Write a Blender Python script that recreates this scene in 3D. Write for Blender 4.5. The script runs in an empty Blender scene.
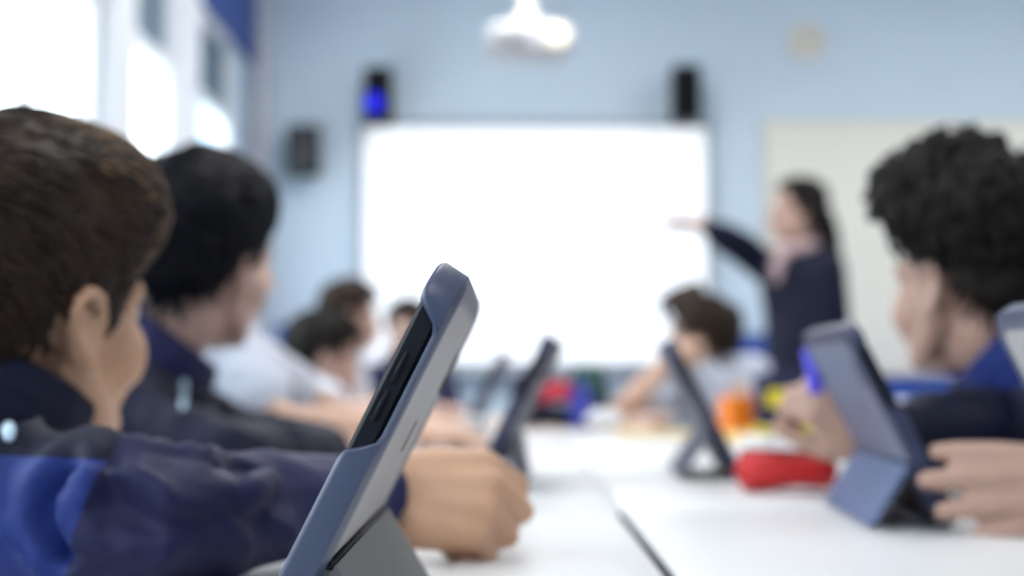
import bpy, bmesh, math, random
import numpy as np
from mathutils import Vector, Matrix, noise

# ------------------------------------------------------------------ camera, sky, exposure
S = bpy.context.scene
COL = S.collection
F = 1422.0
CAM_Z = 0.87
PITCH = math.atan(87.0 / F)
cam_d = bpy.data.cameras.new('camera')
cam = bpy.data.objects.new('camera', cam_d)
COL.objects.link(cam)
S.camera = cam
cam.location = (0, 0, CAM_Z)
cam.rotation_euler = (math.pi / 2 + PITCH, 0, 0)
cam_d.sensor_width = 36.0
cam_d.lens = F * 36.0 / 1024.0
cam_d.clip_start = 0.02
cam_d.dof.use_dof = True
cam_d.dof.focus_distance = 0.60
cam_d.dof.aperture_fstop = 4.6
cam_d.dof.aperture_blades = 0

W = bpy.data.worlds.new('sky')
S.world = W
W.use_nodes = True
bg = W.node_tree.nodes['Background']
bg.inputs['Color'].default_value = (0.86, 0.93, 1.0, 1)
bg.inputs['Strength'].default_value = 8.0
vs = S.view_settings
vs.view_transform = 'Standard'
vs.look = 'None'
vs.gamma = 1.0
vs.use_curve_mapping = False
vs.exposure = 0.0
CEIL_LAMP_POWER = 17.0

random.seed(4)
ZT = 0.74                                    # desk height
R = math.radians


def P(px, py, y):
    """world point seen at photo pixel (px, py) at world depth y"""
    v = -(py - 288.0) / F
    c, s = math.cos(PITCH), math.sin(PITCH)
    d = Vector(((px - 512.0) / F, c - v * s, s + v * c))
    return Vector((0, 0, CAM_Z)) + d * (y / d.y)


# ------------------------------------------------------------------ materials
def mat(name, color, rough=0.6, metal=0.0, spec=0.5, bump=0.0, bscale=60.0, vary=0.0, vscale=8.0, sheen=0.0,
        sss=0.0, emit=None, estr=0.0, coat=0.0):
    m = bpy.data.materials.new(name)
    m.use_nodes = True
    nt = m.node_tree
    b = nt.nodes['Principled BSDF']
    b.inputs['Base Color'].default_value = (*color, 1)
    b.inputs['Roughness'].default_value = rough
    b.inputs['Metallic'].default_value = metal
    b.inputs['Specular IOR Level'].default_value = spec
    b.inputs['Sheen Weight'].default_value = sheen
    b.inputs['Coat Weight'].default_value = coat
    if sss:
        b.inputs['Subsurface Weight'].default_value = sss
        b.inputs['Subsurface Radius'].default_value = (0.010, 0.004, 0.002)
        b.inputs['Subsurface Scale'].default_value = 0.6
    if emit:
        b.inputs['Emission Color'].default_value = (*emit, 1)
        b.inputs['Emission Strength'].default_value = estr
    if bump or vary:
        tc = nt.nodes.new('ShaderNodeTexCoord')
    if vary:
        n = nt.nodes.new('ShaderNodeTexNoise')
        n.inputs['Scale'].default_value = vscale
        n.inputs['Detail'].default_value = 4
        nt.links.new(tc.outputs['Object'], n.inputs['Vector'])
        r = nt.nodes.new('ShaderNodeValToRGB')
        r.color_ramp.elements[0].position = 0.3
        r.color_ramp.elements[1].position = 0.7
        r.color_ramp.elements[0].color = (*[max(0, c * (1 - vary)) for c in color], 1)
        r.color_ramp.elements[1].color = (*[min(1, c * (1 + vary)) for c in color], 1)
        nt.links.new(n.outputs['Fac'], r.inputs['Fac'])
        nt.links.new(r.outputs['Color'], b.inputs['Base Color'])
    if bump:
        n2 = nt.nodes.new('ShaderNodeTexNoise')
        n2.inputs['Scale'].default_value = bscale
        n2.inputs['Detail'].default_value = 3
        nt.links.new(tc.outputs['Object'], n2.inputs['Vector'])
        bp = nt.nodes.new('ShaderNodeBump')
        bp.inputs['Strength'].default_value = bump
        bp.inputs['Distance'].default_value = 0.01
        nt.links.new(n2.outputs['Fac'], bp.inputs['Height'])
        nt.links.new(bp.outputs['Normal'], b.inputs['Normal'])
    return m


def glass_mat():
    m = bpy.data.materials.new('window_glass')
    m.use_nodes = True
    nt = m.node_tree
    nt.nodes.clear()
    out = nt.nodes.new('ShaderNodeOutputMaterial')
    tr = nt.nodes.new('ShaderNodeBsdfTransparent')
    tr.inputs['Color'].default_value = (0.96, 0.98, 0.98, 1)
    gl = nt.nodes.new('ShaderNodeBsdfGlossy')
    gl.inputs['Roughness'].default_value = 0.02
    mx = nt.nodes.new('ShaderNodeMixShader')
    lw = nt.nodes.new('ShaderNodeLayerWeight')
    pw = nt.nodes.new('ShaderNodeMath')
    pw.operation = 'POWER'
    pw.inputs[1].default_value = 5.0
    nt.links.new(lw.outputs['Facing'], pw.inputs[0])
    fr = nt.nodes.new('ShaderNodeMath')
    fr.operation = 'MULTIPLY_ADD'
    fr.inputs[1].default_value = 0.5
    fr.inputs[2].default_value = 0.03
    nt.links.new(pw.outputs[0], fr.inputs[0])
    nt.links.new(fr.outputs[0], mx.inputs[0])
    nt.links.new(tr.outputs[0], mx.inputs[1])
    nt.links.new(gl.outputs[0], mx.inputs[2])
    nt.links.new(mx.outputs[0], out.inputs[0])
    return m


M = dict(
    wall=mat('pale_blue_wall_paint', (0.66, 0.78, 0.89), 0.75, vary=0.03, vscale=1.5, bump=0.03, bscale=200),
    ceiling=mat('white_ceiling', (0.86, 0.87, 0.88), 0.9, bump=0.05, bscale=120),
    floor=mat('grey_vinyl_floor', (0.30, 0.32, 0.36), 0.5, vary=0.10, vscale=20),
    frame=mat('white_window_frame', (0.80, 0.83, 0.88), 0.4, bump=0.01, bscale=30),
    pelmet=mat('royal_blue_paint', (0.012, 0.055, 0.30), 0.45, vary=0.05),
    blind=mat('grey_blind_fabric', (0.13, 0.19, 0.25), 0.85, vary=0.06, vscale=30),
    glass=glass_mat(),
    pipe=mat('painted_pipe', (0.62, 0.62, 0.68), 0.4, vary=0.03),
    desk=mat('white_laminate', (0.77, 0.77, 0.77), 0.36, vary=0.015, vscale=6, bump=0.01, bscale=300),
    wood=mat('beech_laminate', (0.62, 0.45, 0.33), 0.45, vary=0.08, vscale=12),
    edge=mat('desk_edge_band', (0.10, 0.11, 0.13), 0.5, vary=0.05),  # dark band; on the long sides its colour stands in for gap shade
    steel=mat('grey_steel_tube', (0.35, 0.36, 0.38), 0.35, 0.8, vary=0.03),
    chair=mat('blue_plastic', (0.015, 0.07, 0.36), 0.4, vary=0.05),
    cab=mat('blue_cupboard', (0.012, 0.05, 0.26), 0.45, vary=0.05),
    black=mat('black_plastic', (0.006, 0.007, 0.009), 0.55, spec=0.2, bump=0.05, bscale=200),
    dark=mat('dark_grille', (0.010, 0.011, 0.014), 0.8, spec=0.1, bump=0.3, bscale=600),
    greyp=mat('grey_plastic', (0.035, 0.04, 0.045), 0.6, vary=0.04),
    alu=mat('aluminium_frame', (0.40, 0.44, 0.50), 0.5, 0.0, vary=0.03),
    screen=mat('board_projected_glow', (0.85, 0.87, 0.9), 0.4, vary=0.01, emit=(0.93, 0.96, 1.0), estr=0.62),  # emission stands in for the projector's light falling on the board
    pin=mat('cream_board', (0.90, 0.87, 0.78), 0.8, vary=0.03, vscale=3),
    cream=mat('cream_plastic', (0.78, 0.74, 0.66), 0.45, vary=0.02),
    white=mat('white_plastic', (0.56, 0.58, 0.62), 0.4, vary=0.02),
    lens=mat('projector_lens_glow', (0.9, 0.85, 0.7), 0.2, vary=0.01, emit=(1.0, 0.90, 0.72), estr=0.9),
    led=mat('blue_led', (0.0, 0.0, 0.3), 0.3, vary=0.01, emit=(0.010, 0.014, 0.75), estr=1.3),
    lamp=mat('lamp_diffuser', (0.9, 0.9, 0.9), 0.5, vary=0.01, emit=(1, 0.98, 0.95), estr=2.0),
    skin=mat('fair_skin', (0.66, 0.42, 0.31), 0.5, vary=0.10, vscale=14, sss=0.12, bump=0.04, bscale=150),
    skin_tan=mat('tan_skin', (0.55, 0.315, 0.195), 0.5, vary=0.10, vscale=14, sss=0.12, bump=0.04, bscale=150),
    skin_pink=mat('pink_skin', (0.52, 0.33, 0.265), 0.5, vary=0.10, vscale=14, sss=0.12, bump=0.04, bscale=150),
    skin_olive=mat('olive_skin', (0.43, 0.265, 0.205), 0.5, vary=0.10, vscale=14, sss=0.12, bump=0.04, bscale=150),
    skin_brown=mat('brown_skin', (0.45, 0.26, 0.17), 0.5, vary=0.10, vscale=14, sss=0.10, bump=0.04, bscale=150),
    navy=mat('navy_jacket', (0.012, 0.014, 0.062), 0.6, spec=0.25, vary=0.25, vscale=9, bump=0.12, bscale=90, sheen=0.04),
    navy_dark=mat('dark_navy_jacket', (0.0045, 0.0065, 0.023), 0.65, spec=0.2, vary=0.2, vscale=9, bump=0.12, bscale=90, sheen=0.03),
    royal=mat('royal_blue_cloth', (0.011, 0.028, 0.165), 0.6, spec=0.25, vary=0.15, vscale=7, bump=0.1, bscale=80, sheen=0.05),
    shirt=mat('white_shirt', (0.60, 0.63, 0.72), 0.8, vary=0.05, vscale=10, bump=0.1, bscale=60, sheen=0.1),
    trouser=mat('charcoal_trousers', (0.02, 0.022, 0.03), 0.8, vary=0.15, bump=0.1, bscale=80),
    shoe=mat('black_shoes', (0.012, 0.012, 0.012), 0.35, vary=0.1),
    piping=mat('pale_blue_piping', (0.55, 0.72, 0.85), 0.5, vary=0.05),
    bluepatch=mat('bright_blue_patch', (0.06, 0.18, 0.62), 0.5, vary=0.05),
    scarf=mat('dusky_pink_scarf', (0.50, 0.36, 0.37), 0.85, vary=0.08, vscale=20, bump=0.15, bscale=60),
    eye=mat('eye', (0.75, 0.72, 0.70), 0.2, vary=0.03),
    iris=mat('brown_iris', (0.03, 0.016, 0.01), 0.15, vary=0.1),
    lip=mat('lips', (0.48, 0.21, 0.18), 0.45, vary=0.06),
    hair_brown=mat('brown_hair', (0.026, 0.015, 0.0095), 0.5, spec=0.2, vary=0.4, vscale=26, bump=0.2, bscale=120),
    hair_backlit=mat('backlit_brown_hair', (0.115, 0.066, 0.034), 0.5, spec=0.25, vary=0.4, vscale=30, bump=0.2, bscale=120),  # brown hair with backlight put into its colour
    hair_black=mat('black_hair', (0.003, 0.003, 0.006), 0.55, spec=0.18, vary=0.4, vscale=26, bump=0.2, bscale=120),
    hair_dark=mat('dark_brown_hair', (0.010, 0.0072, 0.006), 0.55, spec=0.2, vary=0.4, vscale=26, bump=0.2, bscale=120),
    caseback=mat('grey_case_back', (0.34, 0.325, 0.325), 0.5, vary=0.04, vscale=40, bump=0.06, bscale=900),
    caserim=mat('slate_rubber_rim', (0.048, 0.060, 0.110), 0.38, vary=0.06, bump=0.04, bscale=700),
    casedark=mat('blue_grey_case_back', (0.10, 0.125, 0.20), 0.45, vary=0.05, bump=0.05, bscale=700),
    casenavy=mat('navy_case_back', (0.034, 0.041, 0.082), 0.5, spec=0.3, vary=0.05),
    standnavy=mat('navy_stand_flap', (0.030, 0.038, 0.080), 0.5, spec=0.3, vary=0.05),
    stand=mat('grey_stand_flap', (0.12, 0.122, 0.125), 0.6, vary=0.05, bump=0.08, bscale=800),
    standblue=mat('blue_grey_stand_flap', (0.085, 0.12, 0.24), 0.5, vary=0.05, bump=0.05, bscale=800),
    slab=mat('tablet_black_edge', (0.006, 0.007, 0.012), 0.5, spec=0.2, vary=0.05),
    navyrim=mat('navy_rubber_rim', (0.018, 0.024, 0.065), 0.45, vary=0.06),
    display=mat('tablet_display', (0.015, 0.015, 0.03), 0.4, spec=0.15, vary=0.02, emit=(0.75, 0.72, 0.95), estr=0.10),
    red=mat('red_cloth', (0.62, 0.020, 0.022), 0.5, vary=0.15, vscale=20, bump=0.15, bscale=70),
    redf=mat('crimson_cloth', (0.50, 0.02, 0.05), 0.6, vary=0.1),
    orange=mat('orange_plastic', (0.85, 0.22, 0.010), 0.45, vary=0.06),
    yellow=mat('yellow_plastic', (0.72, 0.58, 0.02), 0.5, vary=0.06),
    paleyellow=mat('pale_yellow_cover', (0.80, 0.58, 0.20), 0.6, vary=0.04),
    green=mat('dark_green_card', (0.015, 0.065, 0.045), 0.8, vary=0.06),
    bluep=mat('deep_blue_plastic', (0.02, 0.03, 0.30), 0.4, vary=0.06),
    violet=mat('violet_blue_plastic', (0.045, 0.03, 0.60), 0.35, vary=0.05),
    paper=mat('white_paper', (0.84, 0.84, 0.86), 0.8, vary=0.03, bump=0.1, bscale=40),
    zipm=mat('zip', (0.20, 0.02, 0.02), 0.4, vary=0.05),
    grass=mat('hedge_leaves', (0.25, 0.33, 0.16), 0.8, vary=0.3, vscale=6),
    ground=mat('pale_paving', (0.55, 0.55, 0.52), 0.9, vary=0.1),
)


# ------------------------------------------------------------------ mesh building helpers
class MB:
    """collects closed shapes into one vertex / face list"""

    def __init__(s):
        s.v, s.f, s.m, s.n = [], [], [], 0

    def add(s, v, f, mi=0):
        v = np.asarray(v, float).reshape(-1, 3)
        s.v.append(v)
        for q in f:
            s.f.append([i + s.n for i in q])
            s.m.append(mi)
        s.n += len(v)
        return s

    def sph(s, c, r, seg=14, ring=9, rot=None, mi=0):
        r = np.array([r, r, r] if np.isscalar(r) else r, float)
        vs_, fs = [(0, 0, 1)], []
        for i in range(1, ring):
            th = math.pi * i / ring
            for j in range(seg):
                ph = 2 * math.pi * j / seg
                vs_.append((math.sin(th) * math.cos(ph), math.sin(th) * math.sin(ph), math.cos(th)))
        vs_.append((0, 0, -1))
        last = len(vs_) - 1
        for j in range(seg):
            fs.append((0, 1 + j, 1 + (j + 1) % seg))
            b = 1 + (ring - 2) * seg
            fs.append((last, b + (j + 1) % seg, b + j))
        for i in range(ring - 2):
            a, b = 1 + i * seg, 1 + (i + 1) * seg
            for j in range(seg):
                k = (j + 1) % seg
                fs.append((a + j, b + j, b + k, a + k))
        v = np.array(vs_) * r
        if rot is not None:
            v = v @ np.array(rot)[:3, :3].T
        return s.add(v + np.array(c, float), fs, mi)

    def cone(s, a, b, ra, rb, seg=14, mi=0):
        a, b = Vector(a), Vector(b)
        d = b - a
        if d.length < 1e-6:
            return s
        q = d.to_track_quat('Z', 'Y').to_matrix()
        vs_ = []
        for p, r in ((a, ra), (b, rb)):
            for j in range(seg):
                t = 2 * math.pi * j / seg
                vs_.append(p + q @ Vector((r * math.cos(t), r * math.sin(t), 0)))
        fs = [(j, (j + 1) % seg, seg + (j + 1) % seg, seg + j) for j in range(seg)]
        fs += [tuple(range(seg - 1, -1, -1)), tuple(range(seg, 2 * seg))]
        return s.add(vs_, fs, mi)

    def cap(s, pts, rad, seg=14, mi=0):
        """chain of tapered capsules"""
        if np.isscalar(rad):
            rad = [rad] * len(pts)
        for i, p in enumerate(pts):
            s.sph(p, rad[i], seg, max(6, seg * 2 // 3), mi=mi)
            if i:
                s.cone(pts[i - 1], p, rad[i - 1], rad[i], seg, mi)
        return s

    def tube(s, pts, rad, seg=6, mi=0):
        """one open-ended swept tube, ends closed"""
        pts = [Vector(p) for p in pts]
        n = len(pts)
        if np.isscalar(rad):
            rad = [rad] * n
        vs_ = []
        x = None
        for i, p in enumerate(pts):
            t = (pts[min(i + 1, n - 1)] - pts[max(i - 1, 0)])
            t = t.normalized() if t.length > 1e-9 else Vector((0, 0, 1))
            if x is None:
                x = t.orthogonal().normalized()
            x = (x - t * x.dot(t))
            x = x.normalized() if x.length > 1e-6 else t.orthogonal().normalized()
            y = t.cross(x)
            for j in range(seg):
                a = 2 * math.pi * j / seg
                vs_.append(p + (x * math.cos(a) + y * math.sin(a)) * rad[i])
        fs = []
        for i in range(n - 1):
            for j in range(seg):
                k = (j + 1) % seg
                fs.append((i * seg + j, i * seg + k, (i + 1) * seg + k, (i + 1) * seg + j))
        fs += [tuple(range(seg - 1, -1, -1)), tuple(range((n - 1) * seg, n * seg))]
        return s.add(vs_, fs, mi)

    def box(s, lo, hi, bevel=0.0, mi=0):
        lo, hi = Vector(lo), Vector(hi)
        bm = bmesh.new()
        bmesh.ops.create_cube(bm, size=1)
        c, d = (lo + hi) / 2, hi - lo
        for v in bm.verts:
            v.co = Vector((v.co.x * d.x, v.co.y * d.y, v.co.z * d.z)) + c
        if bevel:
            bmesh.ops.bevel(bm, geom=bm.edges[:], offset=min(bevel, 0.45 * min(d)), segments=3, affect='EDGES', profile=0.5)
        bm.verts.ensure_lookup_table()
        v = [tuple(x.co) for x in bm.verts]
        f = [tuple(x.index for x in fc.verts) for fc in bm.faces]
        bm.free()
        return s.add(v, f, mi)

    def lathe(s, prof, c=(0, 0, 0), seg=32, axis=None, mi=0):
        """(r, z) profile turned round z (or round a rotated axis)"""
        vs_, fs = [], []
        for r, z in prof:
            for j in range(seg):
                t = 2 * math.pi * j / seg
                vs_.append((max(r, 1e-5) * math.cos(t), max(r, 1e-5) * math.sin(t), z))
        for i in range(len(prof) - 1):
            for j in range(seg):
                k = (j + 1) % seg
                fs.append((i * seg + j, i * seg + k, (i + 1) * seg + k, (i + 1) * seg + j))
        fs += [tuple(range(seg - 1, -1, -1)), tuple(range((len(prof) - 1) * seg, len(prof) * seg))]
        v = np.array(vs_)
        if axis is not None:
            q = np.array(Vector(axis).to_track_quat('Z', 'Y').to_matrix())
            v = v @ q.T
        return s.add(v + np.array(c, float), fs, mi)

    def mesh(s, name='m'):
        me = bpy.data.meshes.new(name)
        v = np.concatenate(s.v) if s.v else np.zeros((0, 3))
        me.from_pydata([tuple(x) for x in v], [], s.f)
        me.polygons.foreach_set('material_index', s.m)
        me.update()
        return me

    def remesh(s, voxel, smooth=3, factor=0.5):
        """fuse everything into one continuous surface"""
        me = s.mesh()
        o = bpy.data.objects.new('tmp', me)
        COL.objects.link(o)
        r = o.modifiers.new('r', 'REMESH')
        r.mode = 'VOXEL'
        r.voxel_size = voxel
        if smooth:
            k = o.modifiers.new('s', 'SMOOTH')
            k.iterations = smooth
            k.factor = factor
        dg = bpy.context.evaluated_depsgraph_get()
        out = bpy.data.meshes.new_from_object(o.evaluated_get(dg))
        bpy.data.objects.remove(o)
        bpy.data.meshes.remove(me)
        return out


def verts_of(me):
    a = np.empty(len(me.vertices) * 3)
    me.vertices.foreach_get('co', a)
    return a.reshape(-1, 3)


def norms_of(me):
    a = np.empty(len(me.vertices) * 3)
    me.vertices.foreach_get('normal', a)
    return a.reshape(-1, 3)


def set_verts(me, a):
    me.vertices.foreach_set('co', a.ravel())
    me.update()


def obj(name, shape, mats, parent=None, loc=None, smooth=True, rel=None):
    """link a shape as ONE mesh object; rel: a base point subtracted from world-space vertices"""
    me = shape.mesh(name) if isinstance(shape, MB) else shape
    if rel is not None:
        set_verts(me, verts_of(me) - np.array(rel))
    for m_ in (mats if isinstance(mats, (list, tuple)) else [mats]):
        me.materials.append(m_)
    me.name = name
    if smooth:
        me.shade_smooth()
        if smooth == 'auto':
            me.set_sharp_from_angle(angle=R(38))
    o = bpy.data.objects.new(name, me)
    COL.objects.link(o)
    if parent is not None:
        o.parent = parent
    if loc is not None:
        o.location = loc
    return o


def tag(o, label, cat, group=None):
    o['label'] = label
    o['category'] = cat
    if group:
        o['group'] = group
    return o


def thing(name, label, cat, loc=(0, 0, 0), rotz=0.0, group=None):
    o = bpy.data.objects.new(name, None)
    o.empty_display_size = 0.05
    COL.objects.link(o)
    o.location = loc
    o.rotation_euler = (0, 0, rotz)
    return tag(o, label, cat, group)


def struct(name, shape, mats, parent=None, smooth=False):
    o = obj(name, shape, mats, parent, smooth=smooth)
    if parent is None:
        o['kind'] = 'structure'
    return o


def dup(root, loc, rotz, label, group=None, name=None):
    r = root.copy()
    if name:
        r.name = name
    COL.objects.link(r)
    r.location = loc
    r.rotation_euler = (0, 0, rotz)
    r['label'] = label
    if group:
        r['group'] = group
    for ch in list(root.children):
        c = ch.copy()
        COL.objects.link(c)
        c.parent = r
        for g in ch.children:
            d = g.copy()
            COL.objects.link(d)
            d.parent = c
    return r


# ------------------------------------------------------------------ the room
LX, RX, BY, FY, CZ = -1.22, 4.6, 6.6, -2.6, 2.95
struct('floor', MB().box((LX - .3, FY - .2, -.1), (RX + .2, BY + .2, 0)), M['floor'])
struct('ceiling', MB().box((LX - .3, FY - .2, CZ), (RX + .2, BY + .2, CZ + .1)), M['ceiling'])
struct('wall_back', MB().box((LX - .3, BY, 0), (RX + .2, BY + .15, CZ)), M['wall'])
struct('wall_right', MB().box((RX, FY - .2, 0), (RX + .15, BY, CZ)), M['wall'])
struct('wall_front', MB().box((LX - .3, FY - .2, 0), (RX, FY, CZ)), M['wall'])
SILL, HEAD = 1.08, 2.31
spans = [(-2.2, -0.4), (-0.1, 1.7), (2.0, 4.10), (4.40, 5.02), (5.30, 6.06)]
wl = MB()
wl.box((LX - .05, FY, 0), (LX, BY, SILL)).box((LX - .05, FY, HEAD), (LX, BY, CZ))
edges = [FY] + [v for s_ in spans for v in s_] + [BY]
for i in range(0, len(edges), 2):
    wl.box((LX - .05, edges[i], SILL), (LX, edges[i + 1], HEAD))
struct('wall_left', wl, M['wall'])
for wi, (a, b) in enumerate(spans):
    fr = MB()
    fr.box((LX - .045, a, SILL), (LX + .012, a + .05, HEAD), .006).box((LX - .045, b - .05, SILL), (LX + .012, b, HEAD), .006)
    fr.box((LX - .045, a, HEAD - .05), (LX + .012, b, HEAD), .006).box((LX - .045, a, SILL), (LX + .03, b, SILL + .05), .006)
    fr.box((LX - .04, a, 1.95), (LX + .006, b, 1.99), .006)
    n = max(1, int((b - a) / 0.5))  if b - a > .9 else 1
    for k in range(1, n):
        y = a + (b - a) * k / n
        fr.box((LX - .04, y - .022, SILL), (LX + .004, y + .022, HEAD), .006)
    w = struct(f'window_{wi + 1}', fr, M['frame'])
    obj('glass_pane', MB().box((LX - .030, a + .04, SILL + .04), (LX - .025, b - .04, HEAD - .04)), M['glass'], w, smooth=False)
    tb = MB().box((LX - .020, a + .05, 1.985), (LX - .015, b - .05, HEAD - .045))
    tb.tube([(LX - .0175, a + .05, 1.985), (LX - .0175, b - .05, 1.985)], .009, 10)
    obj('roller_blind', tb, M['blind'], w, smooth='auto')
for k, (a, b) in enumerate(((4.10, 4.40), (5.02, 5.30))):
    struct(f'trim_{k + 1}', MB().box((LX, a + .01, SILL), (LX + .05, b - .01, HEAD), .01), M['frame'])
struct('trim_3', MB().box((LX, FY, 2.31), (LX + .035, BY, 2.80), .012), M['pelmet'])
struct('baseboard_back', MB().box((LX, BY - .015, 0), (RX, BY, .1), .004), M['frame'])

# daylight guides at the windows (portals: they shape sampling, they add no light)
for a, b in spans:
    ld = bpy.data.lights.new('window_portal', 'AREA')
    ld.shape = 'RECTANGLE'
    ld.size, ld.size_y = HEAD - SILL, b - a
    ld.cycles.is_portal = True
    lo = bpy.data.objects.new('window_portal', ld)
    COL.objects.link(lo)
    lo.location = (LX - .08, (a + b) / 2, (SILL + HEAD) / 2)
    lo.rotation_euler = (0, -math.pi / 2, 0)

# ground and hedge outside the windows
struct('ground', MB().box((-30, -20, -.3), (LX - .35, 40, -.2)), M['ground'])
hd = MB()
rng = random.Random(9)
for k in range(60):
    hd.sph((-10 + rng.uniform(-.6, .6), -6 + k * .65, .5 + rng.uniform(0, .7)), rng.uniform(.6, .95), 10, 7)
hm = hd.remesh(.18, 2)
hv, hn = verts_of(hm), norms_of(hm)
set_verts(hm, hv + hn * np.array([[noise.noise(Vector(p) * 2.2) * .18] for p in hv]))
hedge = obj('hedge', hm, M['grass'])
tag(hedge, 'pale green hedge outside beyond the classroom windows', 'hedge')

# heating pipe in the corner
tag(obj('heating_pipe', MB().tube([(LX + .05, BY - .07, 0), (LX + .05, BY - .07, CZ)], .036, 20)
        .tube([(LX + .05, BY - .07, 1.0), (LX + .05, BY - .07, 1.04)], .046, 20)
        .tube([(LX + .05, BY - .07, 2.0), (LX + .05, BY - .07, 2.04)], .046, 20), M['pipe'], smooth='auto'),
    'pale painted vertical pipe in the room corner beside the windows', 'pipe')

# ceiling luminaires out of view, added to light the room
for k, (x, y) in enumerate(((0.0, -0.4), (2.6, -0.4), (0.0, 2.1), (2.6, 2.1), (0.0, 4.6), (2.6, 4.6))):
    t = thing('added_ceiling_light', 'unseen flat white square ceiling light panel added above the desks', 'ceiling light', (x, y, CZ - .045), 0,
              'added ceiling light panels')
    fr = MB()
    for lo, hi in (((-.31, -.31, 0), (.31, -.28, .045)), ((-.31, .28, 0), (.31, .31, .045)),
                   ((-.31, -.28, 0), (-.28, .28, .045)), ((.28, -.28, 0), (.31, .28, .045))):
        fr.box(lo, hi, .003)
    obj('frame', fr, M['frame'], t, smooth=False)
    obj('diffuser', MB().box((-.28, -.28, .012), (.28, .28, .02)), M['lamp'], t, smooth=False)
    ld = bpy.data.lights.new('added_ceiling_lamp', 'AREA')
    ld.shape = 'SQUARE'
    ld.size = .54
    ld.energy = CEIL_LAMP_POWER * (1.9 if y > 4 else 1.0)  # back row boosted to brighten the far wall
    ld.color = (1, .97, .93)
    lo = bpy.data.objects.new('added_ceiling_lamp', ld)
    COL.objects.link(lo)
    lo.location = (x, y, CZ - .048)

# ------------------------------------------------------------------ things on the back wall
x0, x1, z0, z1 = -.685, .90, .93, 2.018
wb = thing('interactive_whiteboard', 'large bright white projected board in the middle of the pale blue wall', 'whiteboard', (.11, BY, z0))
cx = .11
fr = MB()
for lo, hi in (((x0 - cx - .035, -.05, -.04), (x1 - cx + .035, 0, 0)), ((x0 - cx - .035, -.05, z1 - z0), (x1 - cx + .035, 0, z1 - z0 + .035)),
               ((x0 - cx - .035, -.05, 0), (x0 - cx, 0, z1 - z0)), ((x1 - cx, -.05, 0), (x1 - cx + .035, 0, z1 - z0))):
    fr.box(lo, hi, .006)
obj('frame', fr, M['alu'], wb, smooth='auto')
obj('projection_surface', MB().box((x0 - cx, -.035, 0), (x1 - cx, -.004, z1 - z0)), M['screen'], wb, smooth=False)
obj('pen_tray', MB().box((-.45, -.11, -.055), (.45, -.0, -.035), .006).box((-.45, -.11, -.035), (.45, -.10, -.02), .004), M['white'], wb, smooth='auto')


def wall_speaker(px0, px1, py0, py1, depth, label, tilt=0.0, led=False, grille='dark'):
    y = BY - depth
    a, b = P(px0, py1, y), P(px1, py0, y)
    w, h = b.x - a.x, b.z - a.z
    t = thing('wall_speaker', label, 'speaker', ((a.x + b.x) / 2, BY, (a.z + b.z) / 2), 0)
    c = MB().box((-w / 2, -depth, -h / 2), (w / 2, -.05, h / 2), .012)
    box = obj('cabinet', c, M['black'], t, smooth='auto')
    obj('grille', MB().box((-w / 2 + .012, -depth - .006, -h / 2 + .012), (w / 2 - .012, -depth + .004, h / 2 - .012), .004), M[grille], t, smooth='auto')
    obj('bracket', MB().box((-.03, -.055, -.05), (.03, 0, .05), .004).tube([(0, -.06, 0), (0, 0, 0)], .012, 10), M['greyp'], t, smooth='auto')
    if tilt:
        t.rotation_euler = (0, 0, tilt)
    if led:
        p = P(374, 103, y)
        obj('indicator_light', MB().lathe([(0.0, 0), (.038, 0), (.041, .003), (.038, .007), (.0, .007)],
            (p.x - t.location.x, -depth - .005, p.z - t.location.z), 24, (0, -1, 0)), M['led'], t, smooth='auto')
    return t


wall_speaker(363, 391, 66, 121, .20, 'black wall speaker with a glowing blue light above the board', led=True)
wall_speaker(674, 701, 64, 119, .20, 'black wall speaker above the right end of the board, no light on it')
wall_speaker(285, 318, 124, 174, .16, 'squat dark grey speaker box low on the wall beside the window corner', grille='greyp')

x0, x1, z0, z1 = 1.19, 3.3, .89, 2.04
pb = thing('pinboard', 'large cream pinboard on the wall behind the teacher', 'pinboard', ((x0 + x1) / 2, BY, z0))
hw = (x1 - x0) / 2
obj('panel', MB().box((-hw, -.02, 0), (hw, -.002, z1 - z0)), M['pin'], pb, smooth=False)
fr = MB()
for lo, hi in (((-hw - .02, -.03, -.02), (hw + .02, 0, 0)), ((-hw - .02, -.03, z1 - z0), (hw + .02, 0, z1 - z0 + .02)),
               ((-hw - .02, -.03, 0), (-hw, 0, z1 - z0)), ((hw, -.03, 0), (hw + .02, 0, z1 - z0))):
    fr.box(lo, hi, .004)
obj('frame', fr, M['cream'], pb, smooth='auto')

p = P(806, 42, BY)
ck = thing('wall_clock', 'small round cream wall clock high above the pinboard', 'clock', (p.x, BY, p.z))
obj('rim', MB().lathe([(.075, 0), (.088, 0), (.092, .015), (.088, .03), (.078, .032), (.075, .02)], (0, -.0, 0), 36, (0, -1, 0)), M['greyp'] if False else M['cream'], ck, smooth='auto')
obj('dial', MB().lathe([(0, .002), (.077, .002), (.077, .018), (0, .018)], (0, 0, 0), 36, (0, -1, 0)), M['cream'], ck, smooth='auto')
hh = MB().box((-.003, -.022, -.01), (.003, -.019, .045))
obj('hour_hand', hh, M['greyp'], ck, smooth=False)
obj('minute_hand', MB().box((-.01, -.024, -.002), (.058, -.021, .002)), M['greyp'], ck, smooth=False)

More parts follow.
